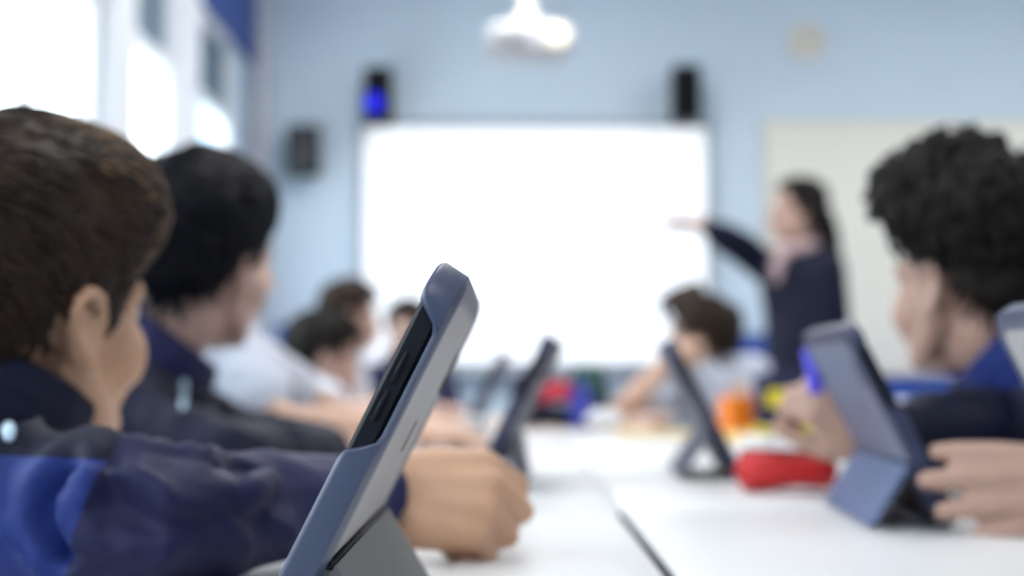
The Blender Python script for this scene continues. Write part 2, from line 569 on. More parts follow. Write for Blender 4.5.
# projector on its ceiling pole
p = P(527, 45, 5.0)
pj = thing('ceiling_projector', 'white projector hanging on a pole from the ceiling in front of the board', 'projector', (p.x, 5.0, p.z), R(8))
obj('body', MB().box((-.15, -.12, -.05), (.15, .12, .05), .022), M['white'], pj, smooth='auto')
obj('lens', MB().lathe([(0, 0), (.035, 0), (.04, .01), (.04, .03), (.03, .034), (0, .03)], (.085, -.118, .008), 24, (0, -1, 0)), M['lens'], pj, smooth='auto')
obj('ceiling_pole', MB().tube([(0, 0, .05), (0, 0, CZ - p.z - .002)], .028, 16).tube([(0, 0, CZ - p.z - .03), (0, 0, CZ - p.z - .002)], .08, 20)
    .box((-.07, -.06, .05), (.07, .06, .085), .01), M['cream'], pj, smooth='auto')
vt = MB()
for k in range(7):
    vt.box((-.1205 + k * .016, -.1225, -.03), (-.113 + k * .016, -.119, .03))
obj('vent', vt, M['greyp'], pj, smooth=False)


# low blue cupboards along the back wall
def cupboard(xa, xb, h, label, depth=.40):
    t = thing('cupboard', label, 'cupboard', ((xa + xb) / 2, BY - .017, 0))
    w = (xb - xa) / 2
    c = MB().box((-w, -depth, .06), (w, 0, h), .004).box((-w + .02, -depth + .03, 0), (w - .02, -.01, .06))
    obj('carcass', c, M['cab'], t, smooth='auto')
    n = max(1, round(2 * w / .5))
    for k in range(n):
        xa_, xb_ = -w + 2 * w * k / n + .006, -w + 2 * w * (k + 1) / n - .006
        d = obj('door', MB().box((xa_, -depth - .02, .08), (xb_, -depth - .001, h - .03), .004), M['chair'], t, smooth='auto')
        obj('handle', MB().tube([(xb_ - .04, -depth - .02, h * .5), (xb_ - .04, -depth - .045, h * .5), (xb_ - .04, -depth - .045, h * .5 + .12),
                                 (xb_ - .04, -depth - .02, h * .5 + .12)], .006, 8), M['steel'], d)


cupboard(LX + .19, -.84, 1.09, 'narrow dark blue cupboard by the window corner, under the squat speaker')
cupboard(.965, 1.165, 1.05, 'narrow blue cupboard behind the teacher between board and pinboard')
cupboard(1.18, 2.9, .865, 'long low blue cupboard under the cream pinboard')


# ------------------------------------------------------------------ desks
def desk(x0_, x1_, y0_, y1_, label, top, group=None, edge='edge'):
    t = thing('desk', label, 'desk', ((x0_ + x1_) / 2, (y0_ + y1_) / 2, 0), 0, group)
    w, d = (x1_ - x0_) / 2, (y1_ - y0_) / 2
    obj('desktop', MB().box((-w, -d, ZT - .022), (w, d, ZT), .0025), M[top], t, smooth='auto')
    obj('edge_band', MB().box((-w - .0004, -d - .0004, ZT - .0215), (w + .0004, d + .0004, ZT - .003)), M[edge], t, smooth=False)
    fr_ = MB()
    a, b = w - .05, d - .06
    for p_, q_ in (((-a, -b), (a, -b)), ((-a, b), (a, b)), ((-a, -b), (-a, b)), ((a, -b), (a, b))):
        fr_.box((min(p_[0], q_[0]) - .012, min(p_[1], q_[1]) - .012, ZT - .06), (max(p_[0], q_[0]) + .012, max(p_[1], q_[1]) + .012, ZT - .023))
    obj('underframe', fr_, M['steel'], t, smooth=False)
    for sx in (-1, 1):
        for sy in (-1, 1):
            obj('leg', MB().tube([(sx * a, sy * b, ZT - .03), (sx * a, sy * b, .0)], .016, 12), M['steel'], t, smooth='auto')
    return t


desk(-.33, .0995, .42, 1.37, 'white desk under the nearest tablet, on the window side of the dark gap', 'desk')
desk(.1070, .56, .42, 1.37, 'white desk under the blue-backed tablet of the curly haired boy', 'desk')
desk(-.33, .1045, 1.371, 2.36, 'white desk in front of the black haired boy, on the window side', 'desk')
desk(.1060, .56, 1.371, 2.36, 'white desk under the red pencil case', 'desk')
desk(-.33, .1045, 2.361, 3.36, 'white desk under the bare forearms of the hidden white shirted pupil', 'desk')
desk(.1060, .56, 2.361, 3.36, 'white desk holding the pale yellow exercise book and the orange pot', 'desk')
desk(-.33, .36, 3.40, 4.55, 'light wood desk of the last row, in front of the bright board', 'wood', edge='wood')
desk(.62, 1.30, 2.35, 3.30, 'white side desk behind the curly haired boy, with a paper cup', 'desk')


# ------------------------------------------------------------------ tablets in rugged cases
def rrect(L, H, r, o=0.0, n=7):
    """rounded rectangle outline (s, t), offset outward by o, starting at the middle of the side s=-L/2 going up"""
    pts = []
    for cx_, cy_, a0 in ((-L / 2 + r, H - r, 180), (L / 2 - r, H - r, 90), (L / 2 - r, r, 0), (-L / 2 + r, r, -90)):
        for k in range(n + 1):
            a = R(a0 - 90 * k / n)
            pts.append((cx_ + (r + o) * math.cos(a), cy_ + (r + o) * math.sin(a)))
    return pts


TL, TH, LEAN = .255, .184, R(26.5)
U = np.array((math.sin(LEAN), 0, math.cos(LEAN)))       # up along the tablet
NB = np.array((math.cos(LEAN), 0, -math.sin(LEAN)))     # out of its back
WW = np.array((0, 1.0, 0))


def loc(s_, t_, n_):
    return WW * s_ + U * t_ + NB * n_ + np.array((0, 0, .006))


def plate(L, H, r, o, n0, n1, ch=0.0, cen=0.0):
    """flat rounded plate between n0 and n1"""
    rings = [(o - ch, n0), (o, n0 + ch), (o, n1 - ch), (o - ch, n1)] if ch else [(o, n0), (o, n1)]
    vs_ = []
    for oo, nn in rings:
        vs_ += [loc(a, b, nn) for a, b in rrect(L, H, r, oo)]
    k = len(rrect(L, H, r))
    fs = [[i * k + j, i * k + (j + 1) % k, (i + 1) * k + (j + 1) % k, (i + 1) * k + j] for i in range(len(rings) - 1) for j in range(k)]
    fs += [list(range(k - 1, -1, -1)), list(range((len(rings) - 1) * k, len(rings) * k))]
    return vs_, fs


def rim_shape():
    L, H, r = TL, TH, .022
    base = rrect(L, H, r, 0, 10)
    # refine the straight sides
    out = []
    for i, p_ in enumerate(base):
        q_ = base[(i + 1) % len(base)]
        n = max(1, int(math.hypot(q_[0] - p_[0], q_[1] - p_[1]) / .004))
        out += [(p_[0] + (q_[0] - p_[0]) * k / n, p_[1] + (q_[1] - p_[1]) * k / n) for k in range(n)]
    N = len(out)
    vs_ = []
    for i in range(N):
        a, b, c = out[i - 1], out[i], out[(i + 1) % N]
        tx, ty = c[0] - a[0], c[1] - a[1]
        l = math.hypot(tx, ty)
        ox, oy = -ty / l, tx / l                  # outward for this winding
        if ox * b[0] + oy * (b[1] - H / 2) < 0:
            ox, oy = -ox, -oy
        nf, cut = -.0078, 0.0
        if abs(b[0]) > L / 2 - .004:                # both short sides carry a cut-out over the buttons and ports
            lo_, hi_ = .100, .171
            e = .012
            k = min(1, max(0, (b[1] - lo_) / e)) * min(1, max(0, (hi_ - b[1]) / e))
            k = k * k * (3 - 2 * k)
            nf += k * .0116
            cut = k
        prof = [(-.011, .0064), (-.0075, .0076), (-.002, .0068), (.0022, .0050), (.0034, nf + .0022), (.0030, nf + .0010),
                (.0015, nf), (-.003, nf), (-.003, .0045), (-.011, .0045)]
        vs_ += [loc(b[0] + ox * o_, b[1] + oy * o_, n_) for o_, n_ in ((q[0] if q[0] < 0 else q[0] * (1 - .75 * cut), q[1]) for q in prof)]
    K = 10
    fs = [[i * K + j, i * K + (j + 1) % K, ((i + 1) % N) * K + (j + 1) % K, ((i + 1) % N) * K + j] for i in range(N) for j in range(K)]
    return vs_, fs


def make_tablet(label, back, stand, rim, group, spread=.031):
    t = thing('tablet', label, 'tablet', (0, 0, 0), 0, group)
    obj('case_rim', MB().add(*rim_shape()), M[rim], t, smooth='auto')
    bk = obj('case_back', MB().add(*plate(TL, TH, .022, -.0075, .002, .0066, .0008)), M[back], t, smooth='auto')
    obj('tablet_edge', MB().add(*plate(TL, TH, .018, -.0008, -.0066, .0036, .0016)), M['slab'], t, smooth='auto')
    vs_, fs = plate(TL - .03, TH - .03, .004, 0, -.0069, -.0064)
    vs_ = [v + U * .015 for v in vs_]
    obj('display', MB().add(vs_, fs), M['display'], t, smooth=False)
    bt = MB()
    for a, b in ((.118, .130), (.135, .147)):
        bt.cap([loc(-TL / 2 - .0004, a, -.002), loc(-TL / 2 - .0004, b, -.002)], .0010, 8)
    obj('volume_buttons', bt, M['slab'], t)
    cs = MB().cap([loc(TL / 2 - .025, TH - .030, .0064), loc(TL / 2 - .025, TH - .052, .0064)], .0016, 8)
    obj('camera_slot', cs, M['slab'], bk)
    sm = MB().cap([loc(.02, .100, .0064), loc(.02, .116, .0064)], .0007, 8)
    obj('back_mark', sm, M['slab'], bk)
    # kick stand: a flap hinged across the back, its foot on the desk
    th_ = .058
    hp = loc(0, th_, .0092)
    ft = np.array((hp[0] + spread, 0, .0022))
    d = (ft - hp) / np.linalg.norm(ft - hp)
    nn = np.array((-d[2], 0, d[0]))
    nn = nn if nn[0] > 0 else -nn
    hl = TL / 2 - .006
    ln = np.linalg.norm(ft - hp)
    fl = MB()
    vs_ = []
    out = []
    for sx, ty in ((-hl, 0), (hl, 0)):
        out.append((sx, ty))
    for k in range(7):
        a = R(0 + 90 * k / 6)
        out.append((hl - .012 + .012 * math.cos(a), ln - .012 + .012 * math.sin(a)))
    for k in range(7):
        a = R(90 + 90 * k / 6)
        out.append((-hl + .012 + .012 * math.cos(a), ln - .012 + .012 * math.sin(a)))
    for z in (-.002, .002):
        vs_ += [hp + WW * a + d * b + nn * z for a, b in out]
    k = len(out)
    fs = [[j, (j + 1) % k, k + (j + 1) % k, k + j] for j in range(k)] + [list(range(k - 1, -1, -1)), list(range(k, 2 * k))]
    fl.add(vs_, fs)
    obj('kickstand', fl, M[stand], t, smooth='auto')
    hg = MB().tube([hp + WW * -hl + NB * -.001, hp + WW * hl + NB * -.001], .0018, 10)
    obj('hinge', hg, M['slab'], t)
    return t


def place(o, bx, by, rot):
    o.location = (bx, by, ZT)
    o.rotation_euler = (0, 0, rot)


G_T = 'tablets standing on the desks'
t1 = make_tablet('large sharp grey tablet case leaning on its stand, nearest the camera', 'caseback', 'stand', 'caserim', G_T)
place(t1, -.1055, .6905, 0)
t5 = make_tablet('blue-grey backed tablet on a folded stand gripped by the curly haired boy', 'casedark', 'standblue', 'navyrim', G_T)
w5 = Vector((math.sin(R(3.5)), math.cos(R(3.5)), 0))
pos = Vector((.366, 1.19, 0)) + w5 * (TL / 2)
place(t5, pos.x, pos.y, math.pi - R(3.5))
t2 = make_tablet('dark navy tablet seen edge-on, standing just behind the tan fist', 'casenavy', 'standnavy', 'navyrim', G_T, .010)
a2 = R(4.5)
pos = Vector((-.040, 1.60, 0)) + Vector((math.sin(a2), math.cos(a2), 0)) * (TL / 2)
place(t2, pos.x, pos.y, -a2)
pos = Vector((-.100, 2.75, 0)) + Vector((math.sin(R(2)), math.cos(R(2)), 0)) * (TL / 2)
dup(t2, (pos.x, pos.y, ZT), -R(2), 'dim dark tablet farthest away, standing between the nearest tablet and the navy one', G_T)
t4 = make_tablet('dark tablet seen edge-on with an open triangular stand beside the red pencil case', 'casenavy', 'standnavy', 'navyrim', G_T, .036)
pos = Vector((.278, 1.76, 0)) + Vector((math.sin(R(3)), math.cos(R(3)), 0)) * (TL / 2)
place(t4, pos.x, pos.y, math.pi - R(3))
t6 = make_tablet('pale blue-grey tablet corner cut off by the right picture edge', 'caseback', 'stand', 'caserim', G_T)
place(t6, .404, .815, math.pi)


# ------------------------------------------------------------------ people
def head_matrix(o, yaw, pitch=0.0, roll=0.0, scale=1.0):
    return Matrix.Translation(o) @ Matrix.Rotation(R(yaw), 4, 'Z') @ Matrix.Rotation(-R(pitch), 4, 'Y') @ Matrix.Rotation(R(roll), 4, 'X') @ Matrix.Scale(scale, 4)


def rot3(Mx):
    return np.array(Mx.to_3x3().normalized())


def add_head(mb, Mx, sc, seg=20):
    rt = rot3(Mx)

    def e(c, r, seg_=seg):
        mb.sph(Mx @ Vector(c), np.array(r) * sc, seg_, seg_ * 2 // 3, rt)

    def c(pts, rad):
        mb.cap([Mx @ Vector(p_) for p_ in pts], [x * sc for x in rad], 12)
    e((-.012, 0, .032), (.093, .073, .082), 28)
    e((.028, 0, -.028), (.062, .058, .074), 24)
    e((.058, 0, -.083), (.024, .026, .019))
    for s_ in (-1, 1):
        c([(-.005, s_ * .057, -.035), (.015, s_ * .050, -.068), (.055, s_ * .020, -.086)], [.017, .016, .015])
        e((.050, s_ * .038, -.030), (.030, .025, .032))
        c([(.066, s_ * .046, .018), (.084, s_ * .014, .020)], [.011, .010])
        e((.097, s_ * .010, -.035), (.010, .008, .008), 12)
        # ear: shell, helix rim, lobe
        e((-.010, s_ * .072, -.006), (.017, .006, .028), 16)
        hx = [(.004, .072, -.014), (.007, .076, .004), (.002, .080, .020), (-.012, .083, .027), (-.024, .083, .018), (-.025, .080, .000),
              (-.016, .077, -.018), (-.006, .074, -.030)]
        c([(a, s_ * b, z) for a, b, z in hx], [.004, .0045, .005, .005, .005, .005, .005, .007])
        e((.066, s_ * .031, .000), (.014, .017, .012), 14)
    c([(.085, 0, .012), (.097, 0, -.010), (.106, 0, -.029)], [.008, .009, .0105])
    c([(.083, -.017, -.057), (.091, 0, -.054), (.083, .017, -.057)], [.006, .0075, .006])
    c([(.081, -.014, -.065), (.088, 0, -.066), (.081, .014, -.065)], [.006, .008, .006])


def add_hand(mb, wrist, fdir, back, left, sc=1.0, curl=(30, 35, 20), spread=1.0, thumb=(35, 20), thumb_in=.5, fat=1.0):
    """fdir: along the fingers, back: out of the back of the hand; thumb on +Y of (X=fdir, Z=back) for a right hand"""
    X = Vector(fdir).normalized()
    Z = (Vector(back) - X * Vector(back).dot(X)).normalized()
    Y = Z.cross(X) * (-1 if left else 1)
    o = Vector(wrist)

    def w(x, y, z):
        return o + (X * x + Y * y + Z * z) * sc
    kn = [(.078, .026, .002), (.082, .008, .005), (.078, -.011, .003), (.070, -.028, -.002)]
    mb.cap([w(-.02, 0, 0), w(.012, 0, 0)], [.024 * sc, .023 * sc], 14)
    for i, k in enumerate(kn):
        mb.cap([w(.006, k[1] * .55, 0), w(k[0] * .5, k[1] * .9, .001), w(*k)], [.0165 * sc, .0155 * sc, .0115 * sc], 12)
    mb.sph(w(.035, .012, -.008), np.array((.030, .024, .014)) * sc, 14, 9, np.array(Matrix((X, Y, Z)).transposed()))
    mb.cap([w(.012, -.022, -.006), w(.055, -.026, -.006)], [.014 * sc, .012 * sc], 12)
    lens = [(.040, .025, .019), (.044, .028, .020), (.040, .026, .019), (.032, .020, .017)]
    for i, (k, l) in enumerate(zip(kn, lens)):
        ang = 0.0
        yaw = (k[1] * 3.2) * spread
        p_ = Vector(k)
        pts = [w(*p_)]
        for j in range(3):
            ang += R(curl[j] * (1 + .10 * (i - 1.5)))
            d = Vector((math.cos(ang) * math.cos(yaw), math.sin(yaw) * math.cos(ang), -math.sin(ang)))
            p_ = p_ + d * l[j]
            pts.append(w(*p_))
        f_ = (1.0, 1.03, .98, .86)[i] * fat
        mb.cap(pts, [.0102 * sc * f_, .0093 * sc * f_, .0083 * sc * f_, .0070 * sc * f_], 10)
    # thumb from the side of the palm near its base
    a, b = R(thumb[0]), R(thumb[1])
    p0 = Vector((.016, .020, -.006))
    p1 = p0 + Vector((math.cos(a) * .034, math.sin(a) * .034, -.010 * thumb_in * 2))
    p2 = p1 + Vector((math.cos(b) * .030, math.sin(b) * .030, -.012 * thumb_in * 2))
    p3 = p2 + Vector((math.cos(b * .4) * .024, math.sin(b * .4) * .024, -.010 * thumb_in * 2))
    mb.cap([w(*p0), w(*p1), w(*p2), w(*p3)], [.0150 * sc, .0125 * sc, .0105 * sc, .0085 * sc], 12)


def smoothstep(x):
    x = min(1.0, max(0.0, x))
    return x * x * (3 - 2 * x)


def lerp_table(tab, x):
    for (a, va), (b, vb) in zip(tab, tab[1:]):
        if x <= b:
            return va + (vb - va) * max(0.0, (x - a)) / (b - a)
    return tab[-1][1]


HL_SHORT = [(0, 40), (40, 37), (58, 24), (72, -4), (80, -12), (86, 4), (104, 6), (114, -20), (135, -38), (180, -42)]
O_HAIR = Vector((-.012, 0, .022))


def skull_r(d):
    best = 0.0
    for c, r in (((-.012, 0, .032), (.093, .073, .082)), ((.028, 0, -.028), (.062, .058, .074)), ((-.030, 0, -.045), (.054, .054, .062))):
        oc = O_HAIR - Vector(c)
        A = sum((d[i] / r[i]) ** 2 for i in range(3))
        B = 2 * sum(d[i] * oc[i] / r[i] ** 2 for i in range(3))
        C = sum((oc[i] / r[i]) ** 2 for i in range(3)) - 1
        D = B * B - 4 * A * C
        if D > 0:
            best = max(best, (-B + math.sqrt(D)) / (2 * A))
    return best


def hair_cap(Mx, thick, hl=HL_SHORT, sub=5, rough=.004, nscale=26.0, seed=0):
    bm = bmesh.new()
    bmesh.ops.create_icosphere(bm, subdivisions=sub, radius=1)
    off = Vector((seed * 3.1, seed * 1.7, seed))
    for v in bm.verts:
        d = v.co.normalized()
        az = abs(math.degrees(math.atan2(d.y, d.x)))
        el = math.degrees(math.asin(max(-1, min(1, d.z))))
        k = smoothstep((el - lerp_table(hl, az)) / 9.0 + .35)
        t = thick(az, el, d)
        t += rough * noise.fractal(d * 0.085 * nscale * 3 + off, .8, 2.0, 3) * (1 if t > .012 else .35)
        rs = skull_r(d)
        r = (rs * .72) * (1 - k) + (rs + t) * k if k < .5 else rs - .012 * (1 - k) + t * k
        if k < .5:
            r = rs * .72 + (rs - .006 + t * .5 - rs * .72) * (k / .5)
        v.co = Mx @ (O_HAIR + d * r)
    me = bpy.data.meshes.new('hair')
    bm.to_mesh(me)
    bm.free()
    return me


def locks(Mx, n, thick, flow, length, rad, hl=HL_SHORT, seed=0, elmin=-90, lift=.003, steps=6, sc=1.0):
    mb = MB()
    rg = random.Random(seed)
    done = 0
    while done < n:
        d = Vector((rg.gauss(0, 1), rg.gauss(0, 1), rg.gauss(0, 1))).normalized()
        az = abs(math.degrees(math.atan2(d.y, d.x)))
        el = math.degrees(math.asin(d.z))
        if el < max(elmin, lerp_table(hl, az) + 1):
            continue
        done += 1
        L = length(az, el) * rg.uniform(.7, 1.2)
        pts, rr = [], []
        cur = d.copy()
        jit = Vector((rg.gauss(0, .22), rg.gauss(0, .22), rg.gauss(0, .22)))
        for k in range(steps + 1):
            u = k / steps
            az_ = abs(math.degrees(math.atan2(cur.y, cur.x)))
            el_ = math.degrees(math.asin(max(-1, min(1, cur.z))))
            r = skull_r(cur) + thick(az_, el_, cur) - .002 + lift * math.sin(math.pi * min(1, u * 1.1))
            pts.append(Mx @ (O_HAIR + cur * r))
            rr.append(rad * sc * (1 - .85 * u * u))
            fv = flow(cur) + jit
            fv = fv - cur * fv.dot(cur)
            if fv.length > 1e-5:
                cur = (cur + fv.normalized() * (L / steps / max(.05, r))).normalized()
        mb.tube(pts, rr, 5)
    return mb


def curls(Mx, n, thick, elmin, seed=0, hl=HL_SHORT, cr=.011, sc=1.0):
    mb = MB()
    rg = random.Random(seed)
    k = 0
    while k < n:
        d = Vector((rg.gauss(0, 1), rg.gauss(0, 1), rg.gauss(0, 1))).normalized()
        az = abs(math.degrees(math.atan2(d.y, d.x)))
        el = math.degrees(math.asin(d.z))
        if el < max(elmin(az), lerp_table(hl, az)):
            continue
        k += 1
        t = thick(az, el, d)
        base = O_HAIR + d * (skull_r(d) + t - .006)
        ax = (d + Vector((rg.gauss(0, .7), rg.gauss(0, .7), rg.gauss(0, .7)))).normalized()
        x = ax.orthogonal().normalized()
        y = ax.cross(x)
        ph = rg.uniform(0, 6.28)
        c = cr * rg.uniform(.7, 1.3)
        ln = rg.uniform(.010, .026)
        pts = []
        for j in range(15):
            u = j / 14
            a = ph + u * 2 * math.pi * rg.uniform(1.4, 1.5)
            pts.append(Mx @ (base + ax * (ln * u) + (x * math.cos(a) + y * math.sin(a)) * c))
        mb.tube(pts, [rad_ * sc for rad_ in np.linspace(.0042, .0022, 15)], 5)
    return mb


def wrinkle(me, amp, seed, scale=13.0, stretch=None, centers=None):
    v, n = verts_of(me), norms_of(me)
    out = np.zeros(len(v))
    off = Vector((seed * 2.3, seed * 5.1, seed * 1.9))
    for i, p_ in enumerate(v):
        q = Vector(p_) * scale + off
        q += Vector((noise.noise(q * .5), noise.noise(q * .5 + Vector((9, 0, 0))), noise.noise(q * .5 + Vector((0, 9, 0))))) * .9
        a = 1 - abs(noise.noise(q)) * 2.6
        out[i] = max(-.008, amp * (.9 * noise.noise(q * .55) + .75 * max(-.2, a) ** 3 - .25))
    set_verts(me, v + n * out[:, None])


def person(label, head, yaw, pitch, roll, neck, pelvis, arms, bodyyaw, skin, cloth, legs='sit', sc=1.0, voxel=.005, sleeves='long',
           hair=None, wr=.006, chest=None, build=1.0, extra=None, seed=1, collar='navy', cloth_fn=None, hands_kw=({}, {}), ch=.024, sleeve=1.0, cuff=.62, grooves=()):
    """arms: ((shoulder, elbow, wrist, fdir, back) right, the same left); every point in world space"""
    head, neck, pelvis = Vector(head), Vector(neck), Vector(pelvis)
    base = Vector((pelvis.x, pelvis.y, 0))
    Hm = head_matrix(head, yaw, pitch, roll, sc)
    bf = Vector((math.cos(R(bodyyaw)), math.sin(R(bodyyaw)), 0))
    bl = Vector((-bf.y, bf.x, 0))
    mid = pelvis.lerp(neck, .5) - bf * .02 if chest is None else Vector(chest)
    b = MB()
    add_head(b, Hm, sc)
    b.cap([Hm @ Vector((-.022, 0, -.045)), neck.lerp(head, .25), neck], [.050 * sc, .048 * sc, .056 * sc], 16)
    hips = [pelvis - bl * .075, pelvis + bl * .075]
    if legs == 'sit':
        knees = [h - bl * .02 * (1 if i == 0 else -1) + bf * .36 + Vector((0, 0, -.02)) for i, h in enumerate(hips)]
        ankles = [Vector((k.x - bf.x * .04, k.y - bf.y * .04, .09)) for k in knees]
    else:
        knees = [h + bf * .02 + Vector((0, 0, -.40)) for h in hips]
        ankles = [Vector((h.x - bf.x * .02, h.y - bf.y * .02, .09)) for h in hips]
    toes = [a + bf * .15 + Vector((0, 0, -.045)) for a in ankles]

    def torso(mb, g):
        up = neck - Vector((0, 0, .045))
        mb.cap([pelvis, mid, up], [(.105 + g) * build, (.100 + g) * build, (.075 + g) * build], 18)
        for s_, (sh, *_r) in zip((-1, 1), arms):
            sh = Vector(sh)
            mb.cap([pelvis + bl * s_ * .06, mid + bl * s_ * .055 * build, sh.lerp(up, .45) - Vector((0, 0, .03))],
                   [(.085 + g) * build, (.085 + g) * build, (.068 + g) * build], 16)
            mb.cap([up, sh.lerp(up, .35), sh], [.060 + g, (.056 + g), (.050 + g)], 16)
    torso(b, 0)
    for i, (sh, el, wrr, fd, bk) in enumerate(arms):
        b.cap([sh, el, wrr], [.040 * sc, .027 * sc, .023 * sc], 14)
        el_, w_ = Vector(el), Vector(wrr)
        b.cap([el_, el_.lerp(w_, .3), w_], [.027 * sc, .031 * sc, .023 * sc], 14)
        add_hand(b, wrr, fd, bk, i == 1, sc, **hands_kw[i])
    for h, k, a, t in zip(hips, knees, ankles, toes):
        b.cap([h, k, k.lerp(a, .35), a, a + Vector((0, 0, -.03)), t], [.078, .052, .050, .034, .034, .028], 14)
    body = b.remesh(voxel, 3)
    o = obj('person', body, M[skin], rel=base)
    o.location = base
    tag(o, label, 'person')
    # clothes
    j = MB()
    g = .012
    torso(j, g)
    for sh, el, wrr, fd, bk in arms:
        sh, el, wrr = Vector(sh), Vector(el), Vector(wrr)
        if sleeves == 'long':
            e2 = wrr.lerp(el, .06)
            j.cap([sh, sh.lerp(el, .5), el, el.lerp(e2, .5), e2], [.060, .056 * sc * sleeve, .053 * sc * sleeve, .050 * sc * sleeve, .037 * sc], 16)
        else:
            j.cap([sh, sh.lerp(el, cuff)], [.060, .054], 16)
    jm = j.remesh(voxel * 1.1, 4)
    wrinkle(jm, wr, seed)
    for line_, deep, wide in grooves:           # deep soft folds on the camera side of a sleeve
        pl = [P(a, b_, .845) for a, b_ in line_]
        v_, n_ = verts_of(jm), norms_of(jm)
        for i_, q in enumerate(v_):
            if q[1] > .885:
                continue
            best = 9.0
            for a, b_ in zip(pl, pl[1:]):
                ax_, az_, bx_, bz_ = a.x, a.z, b_.x, b_.z
                dx, dz = bx_ - ax_, bz_ - az_
                u = min(1, max(0, ((q[0] - ax_) * dx + (q[2] - az_) * dz) / (dx * dx + dz * dz)))
                best = min(best, math.hypot(q[0] - ax_ - u * dx, q[2] - az_ - u * dz))
            v_[i_] = q + n_[i_] * deep * (.55 * math.exp(-((best - 1.5 * wide) / wide) ** 2) - math.exp(-(best / (.6 * wide)) ** 2))
        set_verts(jm, v_)
    if cloth_fn and len(cloth_fn) > 2:
        bm = bmesh.new()
        bm.from_mesh(jm)
        for co_, no_ in cloth_fn[2]:
            bmesh.ops.bisect_plane(bm, geom=bm.verts[:] + bm.edges[:] + bm.faces[:], plane_co=co_, plane_no=no_)
        bm.to_mesh(jm)
        bm.free()
    if cloth_fn:
        cl = obj('jacket' if sleeves == 'long' else 'shirt', jm, [M[c_] for c_ in cloth_fn[0]], o, rel=base)
        me = cl.data
        cen = np.empty(len(me.polygons) * 3)
        me.polygons.foreach_get('center', cen)
        cen = cen.reshape(-1, 3) + np.array(base)
        me.polygons.foreach_set('material_index', np.array([cloth_fn[1](c_) for c_ in cen], dtype=np.int32))
    else:
        cl = obj('jacket' if sleeves == 'long' else 'shirt', jm, M[cloth], o, rel=base)
    # collar: an open ring round the neck
    nd = (neck.lerp(head, .42) - neck).normalized()
    co = MB()
    fx = (bf - nd * bf.dot(nd)).normalized()
    fy = nd.cross(fx)
    ring = []
    for k in range(15):
        a = R(24 + 312 * k / 14)
        ring.append(neck + (fx * math.cos(a) * .070 + fy * math.sin(a) * .066))
    for hgt, rr in ((-.012, .014), (.006, .013), (.024, .012), (.024 + ch * .5, .011), (.024 + ch, .009)) if sleeves == 'long' else ((-.008, .009), (.004, .007)):
        co.cap([p_ + nd * (hgt + .012 * (-fx).dot((p_ - neck).normalized())) for p_ in ring], rr, 8)
    obj('collar', co.remesh(.004, 3), M[collar], cl, rel=base)
    tr = MB()
    tr.cap([pelvis - bl * .05, pelvis + bl * .05], .112 * build, 16)
    for h, k, a in zip(hips, knees, ankles):
        tr.cap([h, k, k.lerp(a, .35), a], [.090, .064, .060, .050], 14)
    obj('trousers', tr.remesh(.009, 3), M['trouser'], o, rel=base)
    for a, t in zip(ankles, toes):
        sh_ = MB().cap([a + Vector((0, 0, -.045)) - bf * .02, a + Vector((0, 0, -.045)) + bf * .06, t + Vector((0, 0, -.004)) + bf * .02], [.044, .043, .036], 14)
        sh_.box((a.x - .05, a.y - .05, .0), (a.x + .05, a.y + .05, .02), .008)
        obj('shoe', sh_.remesh(.008, 3), M['shoe'], o, rel=base)
    # face
    for s_ in (-1, 1):
        e = MB().sph(Hm @ Vector((.0725, s_ * .031, .000)), .0115 * sc, 14, 10)
        ey = obj('eye', e, M['eye'], o, rel=base)
        e2 = MB().sph(Hm @ Vector((.0815, s_ * .031, .000)), np.array((.0035, .0055, .0055)) * sc, 12, 8, rot3(Hm))
        obj('iris', e2, M['iris'], ey, rel=base)
        eb = MB().tube([Hm @ Vector(q) for q in ((.089, s_ * .012, .024), (.085, s_ * .030, .030), (.068, s_ * .050, .026))],
                       [.003 * sc, .004 * sc, .002 * sc], 6)
        obj('eyebrow', eb, M[hair[0]], o, rel=base)
    lp = MB().cap([Hm @ Vector(q) for q in ((.0855, -.020, -.0605), (.0965, 0, -.0585), (.0855, .020, -.0605))], [.003 * sc, .0042 * sc, .003 * sc], 8)
    lp.cap([Hm @ Vector(q) for q in ((.0845, -.017, -.064), (.0935, 0, -.0675), (.0845, .017, -.064))], [.003 * sc, .0046 * sc, .003 * sc], 8)
    obj('lips', lp, M['lip'], o, rel=base)
    # hair
    for k, (nm, shp, mt) in enumerate(hair[1](Hm, sc)):
        if k == 0:
            hc = obj(nm, shp, M[mt], o, rel=base)
        else:
            obj(nm, shp, M[mt], hc, rel=base)
    if extra:
        extra(o, cl, base, Hm)
    return o


def on_cloth(cl, base, px, py):
    """the point of a garment that shows at a photo pixel, so a badge can lie on the cloth"""
    from mathutils.bvhtree import BVHTree
    me = cl.data
    tree = BVHTree.FromPolygons([v.co + Vector(base) for v in me.vertices], [tuple(p_.vertices) for p_ in me.polygons])
    o_ = Vector((0, 0, CAM_Z))
    d_ = (P(px, py, 1.0) - o_).normalized()
    h = tree.ray_cast(o_, d_)[0]
    return h if h is not None else P(px, py, 1.5)


# --- hair styles
def thick_A(az, el, d):
    t = .007 + .016 * smoothstep((el - 2) / 50) + .015 * smoothstep((el - 28) / 40)
    t += .029 * smoothstep((el - 2) / 24) * smoothstep((88 - az) / 40) * (1 - .75 * smoothstep((el - 35) / 35))
    return t


HL_FRINGE = [(0, 14), (40, 8), (56, -4), (66, -16), (78, -16), (86, 2), (104, 6), (114, -20), (135, -38), (180, -42)]


def flow_A(d):
    c = Vector((-.62, .1, .78))
    f = d - c * d.dot(c)
    return f.normalized() * .8 + Vector((.75, -.35, 0)) * max(0, d.z) + Vector((.25, 0, -.5)) * (1 - max(0, d.z))


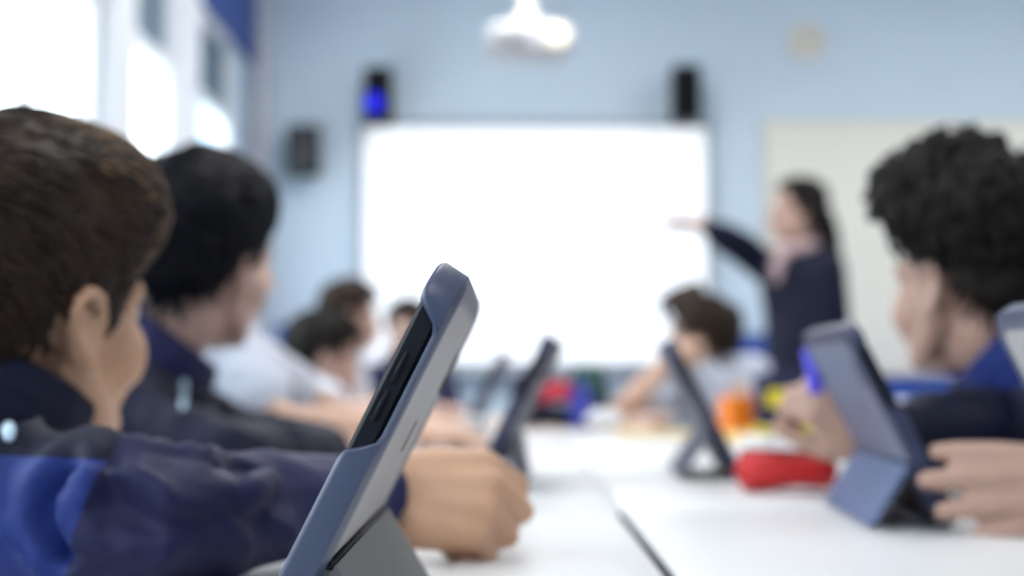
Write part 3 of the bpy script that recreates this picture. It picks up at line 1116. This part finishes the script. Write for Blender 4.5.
def hair_A(Hm, sc):
    cap_ = hair_cap(Hm, thick_A, hl=HL_FRINGE, sub=5, rough=.004, seed=1)
    top = locks(Hm, 1000, thick_A, flow_A, lambda az, el: .03 + .030 * smoothstep(el / 50), .0024, hl=HL_FRINGE, seed=3, lift=.003, sc=sc)
    hi = locks(Hm, 260, thick_A, flow_A, lambda az, el: .030 if az < 75 else .012, .0022, hl=[(0, 14), (50, 10), (75, 45), (90, 88), (180, 89)], seed=5, lift=.004, elmin=8, sc=sc)  # front strands coloured paler to imitate the backlit edge of the fringe
    return [('hair', cap_, 'hair_brown'), ('hair_strands', top, 'hair_brown'), ('backlit_strands', hi, 'hair_backlit')]


def thick_B(az, el, d):
    return .008 + .030 * smoothstep((el + 5) / 45) + .010 * smoothstep((el - 20) / 25) * smoothstep((90 - az) / 50)


def hair_B(Hm, sc):
    return [('hair', hair_cap(Hm, thick_B, sub=5, rough=.012, nscale=16, seed=2), 'hair_black'),
            ('hair_strands', locks(Hm, 650, thick_B, flow_A, lambda az, el: .03 + .03 * smoothstep(el / 50), .0034, seed=13, lift=.007, sc=sc), 'hair_black')]


def thick_short(az, el, d):
    return .007 + .020 * smoothstep((el - 0) / 45) + .006 * smoothstep((el - 25) / 25) * smoothstep((80 - az) / 40)


def hair_plain(mt, seed):
    def fn(Hm, sc):
        return [('hair', hair_cap(Hm, thick_short, sub=4, rough=.008, nscale=18, seed=seed), mt),
                ('hair_strands', locks(Hm, 260, thick_short, flow_A, lambda az, el: .03 + .025 * smoothstep(el / 50), .0036, seed=seed + 20, lift=.006, sc=sc), mt)]
    return fn


def thick_quiff(az, el, d):
    return thick_short(az, el, d) + .030 * smoothstep((el - 28) / 20) * smoothstep((62 - az) / 25)


def hair_quiff(Hm, sc):
    return [('hair', hair_cap(Hm, thick_quiff, sub=4, rough=.007, nscale=18, seed=8), 'hair_brown'),
            ('hair_strands', locks(Hm, 260, thick_quiff, flow_A, lambda az, el: .035, .0036, seed=28, lift=.006, sc=sc), 'hair_brown')]


def thick_R(az, el, d):
    up = smoothstep((el - 8) / 22)
    return .006 + .033 * up + .028 * smoothstep((el - 12) / 25) * smoothstep((95 - az) / 50)


def hair_R(Hm, sc):
    lim = lambda az: 12 if az > 60 else 22
    return [('hair', hair_cap(Hm, thick_R, sub=5, rough=.018, nscale=20, seed=4), 'hair_dark'),
            ('curls', curls(Hm, 620, thick_R, lim, seed=7, cr=.011, sc=sc), 'hair_dark'),
            ('hair_strands', locks(Hm, 350, thick_R, lambda d: Vector((.2, 0, -1)), lambda az, el: .02, .0026, seed=17, lift=.002, sc=sc), 'hair_dark')]


def thick_T(az, el, d):
    return .012 + .014 * smoothstep((el) / 45)


HL_LONG = [(0, 42), (35, 38), (55, 18), (75, -25), (100, -45), (180, -60)]


def hair_T(Hm, sc):
    back = MB()
    rg = random.Random(3)
    pts0 = [(-.085, 0, .01), (-.11, 0, -.06), (-.125, .0, -.15), (-.12, .0, -.24), (-.11, 0, -.31)]
    for k in range(46):
        oy, ox = rg.uniform(-.055, .055), rg.uniform(-.03, .03)
        back.tube([Hm @ Vector((x + ox * (1 - .4 * i / 4), oy * (1 - .12 * i) + rg.uniform(-.004, .004), z)) for i, (x, y, z) in enumerate(pts0)],
                  [.012, .013, .012, .010, .003], 6)
    return [('hair', hair_cap(Hm, thick_T, hl=HL_LONG, sub=4, rough=.006, seed=6), 'hair_dark'),
            ('hair_strands', locks(Hm, 240, thick_T, lambda d: Vector((-.8, 0, -.5)), lambda az, el: .06, .0036, hl=HL_LONG, seed=33, lift=.003, sc=sc), 'hair_dark'),
            ('long_back_hair', back, 'hair_dark')]


V = Vector

# --- boy nearest the camera on the window side
hA = P(24, 320, 1.07)
shA_R, shA_L = V((-.415, .920, .790)), V((-.48, 1.20, .815))
wrA = V((-.096, 1.005, .785))


def cloth_A(c):
    """royal blue upper sleeve and side, navy forearm, very dark yoke"""
    if c[1] > 1.08 or CUT_A[0][1].dot(V(c) - CUT_A[0][0]) > 0:
        return 0
    return 2 if CUT_A[1][1].dot(V(c) - CUT_A[1][0]) > 0 else 1


CUT_A = ((V((-.268, 0, .79)), V((1, -.3, -.35)).normalized()), (V((-.40, .94, .818)), V((.05, .10, 1)).normalized()))
CUT_A = ((V((-.243, .85, .79)), V((1, 0, -.30)).normalized()), CUT_A[1])


GROOVES_A = ((((80, 474), (66, 490), (62, 512), (80, 545)), .013, .010), (((282, 458), (262, 470), (236, 476), (222, 466)), .010, .010),
             (((120, 470), (132, 500), (170, 520), (230, 512)), .006, .012), (((300, 462), (290, 490), (262, 520)), .008, .012))


def extra_A(o, cl, base, Hm):
    pts = [on_cloth(cl, base, 9, q) for q in (426, 431, 437)]
    m = MB().cap(pts, [.0035, .0045, .0035], 8)
    obj('white_tab', m, M['piping'], cl, rel=base)


person('brown haired boy in a navy and royal blue jacket, his fist on the desk',
       hA, 60, 8, 4, V((-.392, 1.05, .822)), V((-.70, 1.12, .52)),
       ((shA_R, V((-.215, .852, .784)), wrA, (1, .02, -.02), (.05, -.82, .57)),
        (shA_L, V((-.50, 1.38, .62)), V((-.40, 1.24, .63)), (.8, -.6, 0), (0, .2, 1))),
       20, 'skin_tan', 'navy', hair=('hair_brown', hair_A), voxel=.004, wr=.013, sleeve=.90, ch=.030, seed=3, collar='navy_dark',
       cloth_fn=(('navy', 'royal', 'navy_dark'), cloth_A, CUT_A), grooves=GROOVES_A, extra=extra_A,
       hands_kw=(dict(curl=(62, 85, 50), thumb=(40, 5), thumb_in=.8), dict(curl=(20, 25, 15))))

# --- black haired boy next along the window side
hB = P(199, 272, 1.75)


def extra_B(o, cl, base, Hm):
    obj('sleeve_stripe', MB().cap([on_cloth(cl, base, 183, q) for q in (366, 376, 387, 398, 408)], [.003, .004, .005, .004, .003], 8), M['piping'], cl, rel=base)


person('boy with thick black hair and a dark navy jacket with a pale stripe',
       hB, 68, 5, 2, V((-.445, 1.735, .870)), V((-.69, 1.76, .52)),
       ((V((-.455, 1.60, .828)), V((-.305, 1.50, .780)), V((-.215, 1.73, .772)), (.45, .9, -.05), (0, 0, 1)),
        (V((-.50, 1.88, .838)), V((-.37, 1.92, .785)), V((-.25, 1.93, .770)), (1, -.3, -.05), (0, 0, 1))),
       25, 'skin_pink', 'navy_dark', hair=('hair_black', hair_B), voxel=.0045, wr=.008, seed=5, sleeve=.80, sc=.96, collar='navy', extra=extra_B)

# --- white shirted boy hidden behind him
hD = P(218, 262, 2.48)
person('pupil in a white shirt mostly hidden behind the black haired boy, bare forearms showing',
       hD, 40, -4, 0, V((-.535, 2.44, .955)), V((-.70, 2.45, .53)),
       ((V((-.475, 2.33, .925)), V((-.37, 2.27, .795)), V((-.16, 2.42, .775)), (1, .25, -.05), (0, -.2, 1)),
        (V((-.54, 2.58, .925)), V((-.33, 2.72, .795)), V((-.19, 2.56, .785)), (.8, -.5, -.05), (0, .1, 1))),
       5, 'skin', 'shirt', hair=('hair_dark', hair_plain('hair_dark', 3)), sleeves='short', seed=6, collar='shirt', voxel=.006)

hC = P(322, 364, 3.68)
person('dark haired pupil in a white shirt leaning low at the far end of the desk',
       hC, 25, -14, 0, V((-.56, 3.69, .83)), V((-.80, 3.70, .52)),
       ((V((-.545, 3.55, .83)), V((-.40, 3.50, .785)), V((-.22, 3.62, .775)), (1, .2, 0), (0, 0, 1)),
        (V((-.57, 3.83, .83)), V((-.40, 3.92, .785)), V((-.22, 3.82, .775)), (1, -.2, 0), (0, 0, 1))),
       10, 'skin_pink', 'shirt', hair=('hair_dark', hair_plain('hair_dark', 4)), sleeves='short', seed=7, collar='shirt', voxel=.007)

hE = P(350, 320, 4.5)
person('pupil with brown hair in a white shirt behind the leaning pupil',
       hE, 20, -4, 0, V((-.545, 4.5, .915)), V((-.66, 4.51, .53)),
       ((V((-.515, 4.35, .88)), V((-.46, 4.30, .66)), V((-.34, 4.40, .62)), (.6, .6, 0), (0, 0, 1)),
        (V((-.535, 4.64, .88)), V((-.48, 4.70, .66)), V((-.34, 4.60, .62)), (.6, -.6, 0), (0, 0, 1))),
       10, 'skin_pink', 'shirt', hair=('hair_brown', hair_plain('hair_brown', 5)), sleeves='short', seed=8, collar='shirt', voxel=.007, sc=.93)

hF = P(409, 337, 5.3)
person('pupil in a navy jersey at the far end, facing the camera',
       hF, -105, -6, 0, V((-.415, 5.33, .885)), V((-.44, 5.42, .53)),
       ((V((-.565, 5.27, .855)), V((-.58, 5.13, .66)), V((-.48, 5.10, .62)), (.9, .1, 0), (0, 0, 1)),
        (V((-.27, 5.37, .855)), V((-.20, 5.24, .66)), V((-.25, 5.12, .62)), (-.8, -.2, 0), (0, 0, 1))),
       -40, 'skin_pink', 'navy', hair=('hair_dark', hair_plain('hair_dark', 6)), seed=9, collar='navy', voxel=.007)

# --- boy in the white shirt at the far right of the desks, chin on his hand
hG = P(701, 347, 3.80)
person('boy in a white shirt with swept-up brown hair, chin on his hand',
       hG, 152, -4, 0, V((.535, 3.80, .885)), V((.60, 3.86, .52)),
       ((V((.655, 3.90, .870)), V((.60, 4.05, .76)), V((.42, 4.08, .74)), (-1, .1, 0), (0, 0, 1)),
        (V((.44, 3.67, .860)), V((.262, 3.575, .776)), V((.385, 3.60, .890)), (.6, .3, .7), (-.6, -.7, .2))),
       135, 'skin', 'shirt', hair=('hair_brown', hair_quiff), sleeves='short', seed=10, collar='shirt', voxel=.006, build=1.08, cuff=.42,
       hands_kw=(dict(curl=(20, 25, 15)), dict(curl=(50, 60, 40))))

# --- teacher
hT = P(797, 214, 5.25)
shT = V((1.05, 5.15, 1.235))


def extra_T(o, cl, base, Hm):
    c_ = V((1.062, 5.265, 1.345))
    ring_ = [c_ + V((math.cos(a) * .068, math.sin(a) * .066, -.016 * math.cos(a - R(215)))) for a in [2 * math.pi * k / 16 for k in range(17)]]
    sc_ = MB().cap(ring_, .024, 10)
    f_ = V((math.cos(R(215)), math.sin(R(215)), 0))
    sc_.cap([c_ + f_ * .07 + V((0, 0, -.01)), c_ + f_ * .105 + V((0, 0, -.07)), c_ + f_ * .115 + V((0, 0, -.13))], [.026, .026, .014], 10)
    obj('scarf', sc_.remesh(.006, 2), M['scarf'], o, rel=base)


person('teacher in a navy jacket with long dark hair, standing and pointing at the board',
       hT, 178, 0, 0, V((1.075, 5.27, 1.315)), V((1.085, 5.29, .80)),
       ((V((.965, 5.38, 1.275)), V((.850, 5.33, 1.355)), V((.722, 5.27, 1.424)), (-1, -.1, .15), (0, .2, 1)),
        (V((1.145, 5.14, 1.26)), V((1.165, 5.16, 1.02)), V((1.09, 5.06, .83)), (-.3, -.1, -1), (.3, -.8, 0))),
       215, 'skin_pink', 'navy_dark', legs='stand', sleeve=1.18, hair=('hair_dark', hair_T), seed=11, collar='navy_dark', voxel=.006, build=1.12, extra=extra_T,
       hands_kw=(dict(curl=(10, 15, 8)), dict(curl=(20, 25, 15))))

# --- curly haired boy on the right
hR = P(972, 290, 1.65)


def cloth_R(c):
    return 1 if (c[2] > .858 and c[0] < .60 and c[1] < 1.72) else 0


def extra_R(o, cl, base, Hm):
    obj('blue_shoulder_patch', MB().sph(on_cloth(cl, base, 996, 357), (.009, .006, .014), 14, 9), M['bluepatch'], cl, rel=base)


person('boy with tall curly dark hair shaved at the sides and a navy jacket',
       hR, 119, 6, 0, V((.605, 1.625, .868)), V((.86, 1.58, .52)),
       ((V((.62, 1.78, .840)), V((.515, 1.575, .805)), V((.398, 1.525, .800)), (-.62, -.02, .45), (-.25, -.85, .35)),
        (V((.635, 1.48, .845)), V((.70, 1.27, .80)), V((.512, 1.160, .777)), (-1, .03, .0), (.20, -.93, .30))),
       158, 'skin_olive', 'navy_dark', hair=('hair_dark', hair_R), voxel=.0042, wr=.007, ch=.034, seed=12, collar='royal',
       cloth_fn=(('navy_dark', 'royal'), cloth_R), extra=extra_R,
       hands_kw=(dict(curl=(62, 75, 45), thumb=(40, 10)), dict(curl=(5, 10, 8), spread=1.3, fat=1.15, thumb=(8, 0), thumb_in=1.6)))


# ------------------------------------------------------------------ chairs under the pupils
def make_chair(label, loc_, yaw):
    t = thing('school_chair', label, 'chair', loc_, yaw, 'blue school chairs')
    s_ = MB()
    n = 11
    vs_, fs = [], []
    for z in (0, .008):
        for i in range(n):
            for k in range(n):
                x, y = -.20 + .40 * i / (n - 1), -.20 + .40 * k / (n - 1)
                u, v = x / .20, y / .20
                zz = .395 + .012 * (u * u) * (1 if u < 0 else -.8) + .012 * v * v
                sx = 1 - .10 * v * v
                vs_.append((x * sx, y * (1 - .06 * u * u), zz + z))
    for i in range(n - 1):
        for k in range(n - 1):
            a = i * n + k
            fs.append((a, a + 1, a + n + 1, a + n))
            b = a + n * n
            fs.append((b, b + n, b + n + 1, b + 1))
    rim_ = [i for i in range(n)] + [i * n + n - 1 for i in range(1, n)] + [(n - 1) * n + k for k in range(n - 2, -1, -1)] + [i * n for i in range(n - 2, 0, -1)]
    for a, b in zip(rim_, rim_[1:] + rim_[:1]):
        fs.append((b, a, a + n * n, b + n * n))
    s_.add(vs_, fs)
    obj('seat', s_, M['chair'], t, smooth='auto')
    bk = MB()
    vs_, fs = [], []
    for z in (0, .008):
        for i in range(n):
            for k in range(n):
                y, zz = -.19 + .38 * k / (n - 1), .52 + .24 * i / (n - 1)
                v = y / .19
                u = (zz - .64) / .12
                vs_.append((-.235 - .03 * u + .03 * v * v + z, y * (1 - .08 * u * u), zz - .012 * v * v * (1 if u > 0 else -1)))
    for i in range(n - 1):
        for k in range(n - 1):
            a = i * n + k
            fs.append((a, a + n, a + n + 1, a + 1))
            b = a + n * n
            fs.append((b, b + 1, b + n + 1, b + n))
    for a, b in zip(rim_, rim_[1:] + rim_[:1]):
        fs.append((a, b, b + n * n, a + n * n))
    bk.add(vs_, fs)
    obj('backrest', bk, M['chair'], t, smooth='auto')
    for s in (-1, 1):
        obj('leg', MB().tube([(.16, s * .15, .395), (.20, s * .185, 0)], .011, 10), M['steel'], t)
        obj('leg', MB().tube([(-.16, s * .15, .395), (-.22, s * .185, 0)], .011, 10), M['steel'], t)
        obj('back_post', MB().tube([(-.16, s * .13, .395), (-.215, s * .13, .45), (-.243, s * .13, .56), (-.262, s * .13, .70)], .010, 10), M['steel'], t)
    return t


ch = make_chair('blue chair under the short brown haired boy nearest the camera', (-.70, 1.12, 0), R(10))
for x, y, a, lb in ((-.69, 1.76, 20, 'blue chair under the boy with thick black hair'),
                    (-.70, 2.45, 5, 'blue chair under the white shirted pupil hidden behind the black hair'),
                    (-.80, 3.70, 10, 'blue chair under the dark haired pupil leaning low'),
                    (-.66, 4.51, 10, 'blue chair under the upright brown haired pupil'),
                    (-.44, 5.42, -40, 'blue chair under the pupil in the navy jersey'),
                    (.60, 3.86, 135, 'blue chair under the boy with his chin on his hand'),
                    (.86, 1.58, 158, 'blue chair under the curly haired boy')):
    dup(ch, (x, y, 0), R(a), lb)


# ------------------------------------------------------------------ small things on the desks
def pouch(name, label, cat, a, b, r, m_, zm, squash=.75, rot=0.0):
    a, b = V(a), V(b)
    c = (a + b) / 2
    t = thing(name, label, cat, (c.x, c.y, ZT))
    L = (b - a).length
    ang = math.atan2(b.y - a.y, b.x - a.x)
    t.rotation_euler = (0, 0, ang + rot)
    s_ = MB()
    n, k = 15, 18
    vs_, fs = [], []
    for i in range(n):
        u = -1 + 2 * i / (n - 1)
        rr = r * (max(0.02, 1 - abs(u) ** 7)) ** .5
        for j in range(k):
            th = 2 * math.pi * j / k
            cy, cz = math.cos(th), math.sin(th)
            cz_ = cz if cz > 0 else cz * .9
            w_ = 1 + .05 * noise.noise(V((u * 3, cy * 2, cz * 2 + len(label))))
            vs_.append((u * L / 2, rr * cy * w_, r * squash + rr * squash * cz_ * w_ * (1 - .14 * math.sin(u * 3 + 1))))
    for i in range(n - 1):
        for j in range(k):
            fs.append((i * k + j, i * k + (j + 1) % k, (i + 1) * k + (j + 1) % k, (i + 1) * k + j))
    fs += [tuple(range(k - 1, -1, -1)), tuple(range((n - 1) * k, n * k))]
    s_.add([(x, y, max(.001, z)) for x, y, z in vs_], fs)
    obj('pouch', s_, M[m_], t)
    z = MB().tube([(-L * .44, -.35 * r, r * squash * 1.98), (0, -.35 * r, r * squash * 1.93), (L * .42, -.35 * r, r * squash * 1.80)], .0028, 6)
    zp = obj('zip', z, M[zm], t)
    obj('zip_pull', MB().box((L * .36, -.38 * r - .02, r * squash * 1.78), (L * .40, -.38 * r, r * squash * 1.85), .001), M['steel'], zp, smooth=False)
    return t


pouch('pencil_case', 'bright red zipped pencil case in the middle of the right-hand desks', 'pencil case', P(734, 470, 1.60), P(838, 468, 1.60), .032, 'red', 'zipm', .72)
pouch('pencil_case', 'crimson pencil case lying on top of the dark navy one on the far desk', 'pencil case', V((.052, 3.50, 0)), V((.150, 3.50, 0)), .040, 'redf', 'zipm', .8).location.z = ZT + .0545
pouch('pencil_case', 'dark navy pencil case lying under the crimson one on the far desk', 'pencil case', V((-.01, 3.50, 0)), V((.150, 3.50, 0)), .048, 'navy_dark', 'greyp', .58)

# deep blue bottle
p = P(574, 410, 3.62)
bt = thing('water_bottle', 'short deep blue bottle between the crimson case and the green folder', 'bottle', (p.x + .012, 3.48, ZT))
obj('bottle_body', MB().lathe([(.0, 0), (.030, 0), (.034, .004), (.034, .07), (.026, .085), (.018, .09), (0, .09)], seg=24), M['bluep'], bt, smooth='auto')
obj('cap', MB().lathe([(0, .09), (.019, .09), (.019, .11), (.016, .114), (0, .114)], seg=24), M['bluep'], bt, smooth='auto')

# green folder standing like a tent
p = P(588, 395, 3.58)
fo = thing('folder', 'dark green card folder standing open like a tent on the far desk', 'folder', (p.x, 3.58, ZT), R(62))
for sgn in (-1, 1):
    vs_ = []
    for dx in (0, .003 * sgn):
        vs_ += [(sgn * .055 + dx, -.048, 0), (sgn * .055 + dx, .048, 0), (dx * .3, .040, .150), (dx * .3, -.040, .150)]
    obj('cover', MB().add(vs_, [(0, 1, 2, 3), (7, 6, 5, 4), (0, 4, 5, 1), (1, 5, 6, 2), (2, 6, 7, 3), (3, 7, 4, 0)]), M['green'], fo, smooth=False)


def crumple(name, label, c, r, m_='paper', seed=0, cat='paper'):
    bm = bmesh.new()
    bmesh.ops.create_icosphere(bm, subdivisions=4, radius=1)
    for v in bm.verts:
        d = v.co.copy()
        k = 1 + .25 * noise.noise(d * 1.7 + V((seed, 0, 0))) + .16 * (abs(noise.noise(d * 4 + V((0, seed, 0)))) - .2)
        v.co = V((d.x * r[0] * k, d.y * r[1] * k, max(0, r[2] + d.z * r[2] * k)))
    me = bpy.data.meshes.new(name)
    bm.to_mesh(me)
    bm.free()
    o = obj(name, me, M[m_], loc=(c[0], c[1], ZT))
    return tag(o, label, cat)


p = P(763, 452, 2.10)
crumple('crumpled_tissue', 'crumpled white tissue lying behind the red pencil case', (p.x, 2.10), (.042, .035, .021), seed=2, cat='tissue')
p = P(586, 415, 3.46)
crumple('crumpled_paper', 'crumpled white paper on the far wooden desk, under the green folder', (p.x + .045, 3.44), (.044, .030, .024), seed=5)


def cup(label, x, y, r, h):
    t = thing('paper_cup', label, 'cup', (x, y, ZT))
    obj('cup_body', MB().lathe([(0, 0), (r * .75, 0), (r * .76, .002), (r, h), (r * 1.05, h + .002), (r * .96, h + .001), (r * .72, .004), (0, .004)], seg=24), M['white'], t, smooth='auto')
    obj('rim', MB().lathe([(r * .97, h - .002), (r * 1.06, h - .001), (r * 1.06, h + .004), (r * .97, h + .004)], seg=24), M['paper'], t, smooth='auto')


p = P(475, 418, 2.60)
cup('small white paper cup on the desk beside the far dim tablet', p.x, 2.62, .030, .05)
p = P(908, 395, 2.45)
cup('white paper cup on the side desk behind the curly haired boy', p.x, 2.47, .042, .085)

# orange pot
p = P(742, 412, 3.22)
op = thing('orange_pot', 'bright orange square pencil pot at the far end of the right-hand desk', 'pencil pot', (p.x, 3.22, ZT), R(14))
c = MB()
c.box((-.043, -.035, 0), (.043, .035, .006), .002)
for lo, hi in (((-.043, -.035, .004), (.043, -.031, .082)), ((-.043, .031, .004), (.043, .035, .082)), ((-.043, -.031, .004), (-.039, .031, .082)), ((.039, -.031, .004), (.043, .031, .082))):
    c.box(lo, hi, .001)
obj('pot', c, M['orange'], op, smooth='auto')
for k in range(3):
    tag(obj('pencil', MB().tube([(0, 0, .0), (.004 * k - .01, .01 * (k - 1), .10)], .0035, 6).cone((.004 * k - .01, .01 * (k - 1), .10), (.0042 * k - .0105, .0105 * (k - 1), .112), .0035, .0006, 6),
            M[('orange', 'yellow', 'orange')[k]], loc=(p.x + .012 * (k - 1), 3.22, ZT + .006)),
        ('orange pencil leaning at the left inside the orange pot', 'yellow pencil in the middle of the orange pot', 'orange pencil leaning at the right inside the orange pot')[k], 'pencil', 'pencils in the orange pot')

# navy and yellow bag
p = P(784, 398, 3.10)
bg_ = thing('small_bag', 'small navy bag with a yellow panel standing on the far right desk', 'bag', (p.x, 3.13, ZT))
obj('bag_body', MB().box((-.058, -.04, 0), (.058, .04, .135), .018), M['navy'], bg_)
obj('yellow_panel', MB().box((-.040, -.046, .060), (.050, -.037, .098), .004), M['yellow'], bg_, smooth='auto')
obj('yellow_base', MB().box((-.0595, -.0415, .004), (.0595, .0415, .022), .006), M['yellow'], bg_, smooth='auto')
obj('carry_loop', MB().tube([(-.02, 0, .133), (-.018, 0, .152), (0, 0, .16), (.018, 0, .152), (.02, 0, .133)], .004, 8), M['navy'], bg_)


dup(bg_, (.055, 4.30, ZT), R(10), 'small navy bag standing behind the crimson pencil case on the far wooden desk')


def book(label, cx_, cy_, w_, d_, rz, m_, h=.008):
    t = thing('exercise_book', label, 'book', (cx_, cy_, ZT), rz)
    obj('pages', MB().box((-w_ / 2 + .002, -d_ / 2 + .002, .001), (w_ / 2 - .002, d_ / 2 - .002, h - .001)), M['paper'], t, smooth=False)
    cv = MB().box((-w_ / 2, -d_ / 2, h - .0012), (w_ / 2, d_ / 2, h), 0).box((-w_ / 2, -d_ / 2, 0), (w_ / 2, d_ / 2, .0012), 0).box((-w_ / 2 - .001, -d_ / 2, 0), (-w_ / 2 + .001, d_ / 2, h), 0)
    obj('cover', cv, M[m_], t, smooth=False)


book('pale yellow exercise book lying by the orange pot, behind the edge-on tablet', .375, 3.02, .29, .20, R(2), 'paleyellow')
book('yellow exercise book lying under the front of the navy bag', .50, 2.74, .20, .28, R(-3), 'paleyellow')
tag(obj('paper_sheet', MB().box((-.02 - .15, 1.9, ZT), (.09, 2.12, ZT + .0012)), M['paper'], smooth=False), 'white sheet of paper lying on the desk beyond the navy tablet', 'paper')

# violet pen held up by the curly haired boy
pa, pb_ = P(816, 388, 1.475), P(811, 349, 1.49)
pen = thing('marker_pen', 'violet blue marker pen held upright in the hand behind the blue-grey tablet', 'pen', pa)
d = pb_ - pa
obj('barrel', MB().tube([V((0, 0, 0)) - d * .1, d * .62], .0085, 14), M['violet'], pen, smooth='auto')
obj('cap', MB().tube([d * .60, d * .98, d], [.0098, .0095, .006], 14), M['violet'], pen, smooth='auto')
